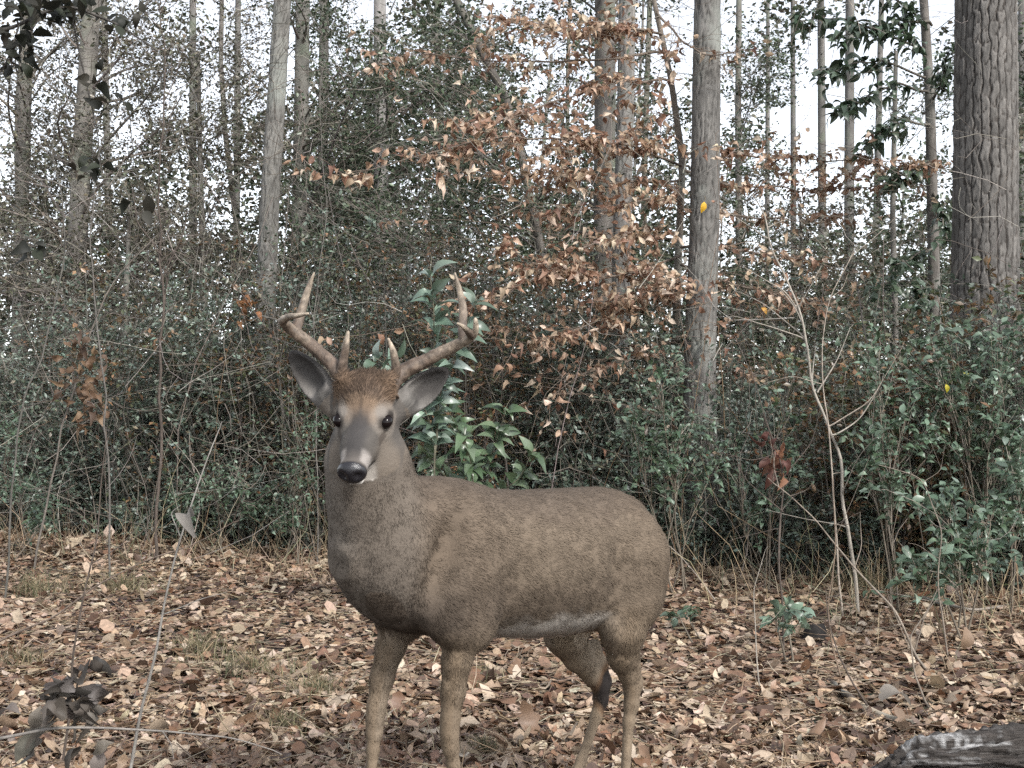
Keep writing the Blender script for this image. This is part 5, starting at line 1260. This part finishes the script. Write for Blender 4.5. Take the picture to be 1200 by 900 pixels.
# ------------------------------------------------------------------ log, stump, sticks, grass
def build_log():
    p0, p1, p2_, p3_ = at(985, 920, 2.95), at(1080, 892, 2.95), at(1200, 882, 2.95), at(1420, 888, 2.95)
    b = np.array([p1[0], p1[1], 0.0]); t = thing('fallen_log', 'dark wet fallen log with a painted pale sheen in the bottom right corner', 'log', b)
    K, S = 170, 90; P = smooth_path([p0 + [0, 0, -.06], p1, p2_, p3_], K)
    R = np.interp(np.linspace(0, 1, K), [0, .06, .25, .5, 1], [.006, .024, .055, .070, .078]); V, F = tubes(P[None], R[None], S)
    ctr = np.repeat(P, S, axis=0); N = unit(V - ctr); d = (np.abs(fbm(V * np.array([2.5, 46, 46.0]), 4) - .45) * -.16 + .012) + (fbm(V * 70, 2) - .37) * .016
    V = V + N * d[:, None]
    pm = np.clip((fbm(V * np.array([2.2, 38, 70.0]) + 4, 4) - .50) * 8, 0, 1)[:, None]  # pale streaks: the wet highlight painted into the log's colour
    C = np.array([.040, .034, .030]) * (1 - pm) + np.array([.30, .295, .29]) * pm
    m = wood_mat('wet_log', (8, 110, 110), .5, .4, 1.6, .9)
    link('trunk', mesh('log_trunk', V - b, F, C, [m]), t)
build_log()
def stick(label, pts, Y, r, col, name='fallen_branch', cat='branch', side=()):
    b = at(*pts[0], Y); t = thing(name, label, cat, b)
    def gp(p):
        y = FPX * (CAMH - r) / (p[1] - YH); return at(p[0], p[1], y)
    path = [gp(p) for p in pts]; b = path[0]; t.location = [float(v) for v in b]
    limb(t, b, path, r, r * .6, col, 'wood', 20, 9, M_BARK)
    for s in side: limb(t, b, [gp(p) for p in s], r * .5, r * .25, col, 'twig', 12, 6)
stick('short broken pale branch lying on the litter near the log', [(1000, 826), (1035, 838), (1072, 850)], 3.6, .014, (.36, .27, .18), side=[[(1035, 838), (1015, 846), (1005, 852)]])
stick('dark fallen stick running down to the pale broken branch', [(975, 800), (1010, 830), (1048, 858)], 3.7, .012, (.10, .08, .065))
stick('thin grey stick on the litter below the right-hand shrub', [(1080, 700), (1130, 715), (1185, 708)], 6, .010, (.22, .19, .16))
def build_stump():
    Y = 5.25; b = ground_base(952, Y); t = thing('stump', 'small blackened stump on the litter right of the seedling', 'stump', b)
    V, F = tubes(np.array([[b + [0, 0, z] for z in (-.02, .02, .05, .075, .088)]]), np.array([[.06, .058, .05, .04, .008]]), 26)
    V = V + unit(V - b) * ((fbm(V * 28, 3) - .44) * .05)[:, None]
    link('wood', mesh('stump_wood', V - b, F, np.tile(np.array([.016, .014, .013]), (len(V), 1)), [M_TWIG]), t)
    V, F = tubes(np.array([[b + [.03, -.03, .0], b + [.10, -.05, .015], b + [.17, -.06, -.01]]]), np.array([[.03, .02, .006]]), 10)
    link('root', mesh('stump_root', V - b, F, np.tile(np.array([.03, .025, .02]), (len(V), 1)), [M_TWIG]), t)
build_stump()

def grass(label, px, py, n, h, w, cols):
    Y = FPX * CAMH / (py - YH); x = (px - 600) / FPX * Y; b = np.array([x, Y, gz(x, Y)[0]]); t = thing('grass_tuft', label, 'grass', b, 'tufts of dry grass on the litter')
    a = rng.uniform(0, 6.28, n); rr = w * np.abs(rng.normal(0, .6, n)); A = b + np.stack([np.cos(a) * rr, np.sin(a) * rr * .7, np.zeros(n)], 1)
    o = rng.normal(0, .55, (n, 2)); hh = h * rng.uniform(.5, 1.1, n)
    k = np.linspace(0, 1, 5)[None, :, None]
    P = A[:, None] + np.concatenate([o[:, None, :] * hh[:, None, None] * k ** 1.8, hh[:, None, None] * (k - .35 * k ** 3 * np.linalg.norm(o, axis=1)[:, None, None])], 2)
    side = unit(np.stack([np.cos(a + 1.3), np.sin(a + 1.3), np.zeros(n)], 1))[:, None] * (.0024 * (1 - .8 * np.linspace(0, 1, 5)))[None, :, None]
    V = np.stack([P - side, P + side], 2).reshape(-1, 3)
    q = (np.arange(n) * 10)[:, None] + (np.arange(4) * 2)[None]; F = np.stack([q, q + 1, q + 3, q + 2], -1).reshape(-1, 4)
    tag(link('blades', mesh('grass_blades', V - b, F, pick(cols, n, .2).repeat(10, axis=0), [M_GRASS]), t), kind='stuff')
DG = [(.20, .16, .095), (.15, .135, .08), (.27, .22, .14), (.10, .11, .06)]
for lab, px, py, n, h, w in (
    ('dry grass tuft on the litter right of the grey leaning twig', 238, 765, 150, .14, .12), ('wide dry grass patch on the open litter left of the deer', 300, 785, 260, .12, .22),
    ('low grass tuft nearest the deer\'s front leg on the left', 372, 815, 200, .10, .14), ('short green grass tuft between the deer\'s legs at the bottom', 570, 880, 160, .07, .08),
    ('faint grass tuft at the back of the clearing on the left', 150, 690, 200, .16, .22), ('sparse grass tuft in front of the left thicket edge', 45, 690, 160, .2, .2),
    ('thin grass tuft behind the deer\'s front legs', 560, 800, 120, .10, .12), ('straggly grass tuft low at the left above the long stick', 335, 850, 150, .08, .10),
    ('dry grass fringe under the right-hand shrubs', 1010, 690, 150, .2, .25), ('pale dry grass tuft left of the dark upright twig', 30, 780, 100, .12, .1)):
    grass(lab, px, py, int(n * 1.5), h, w * 1.5, DG)
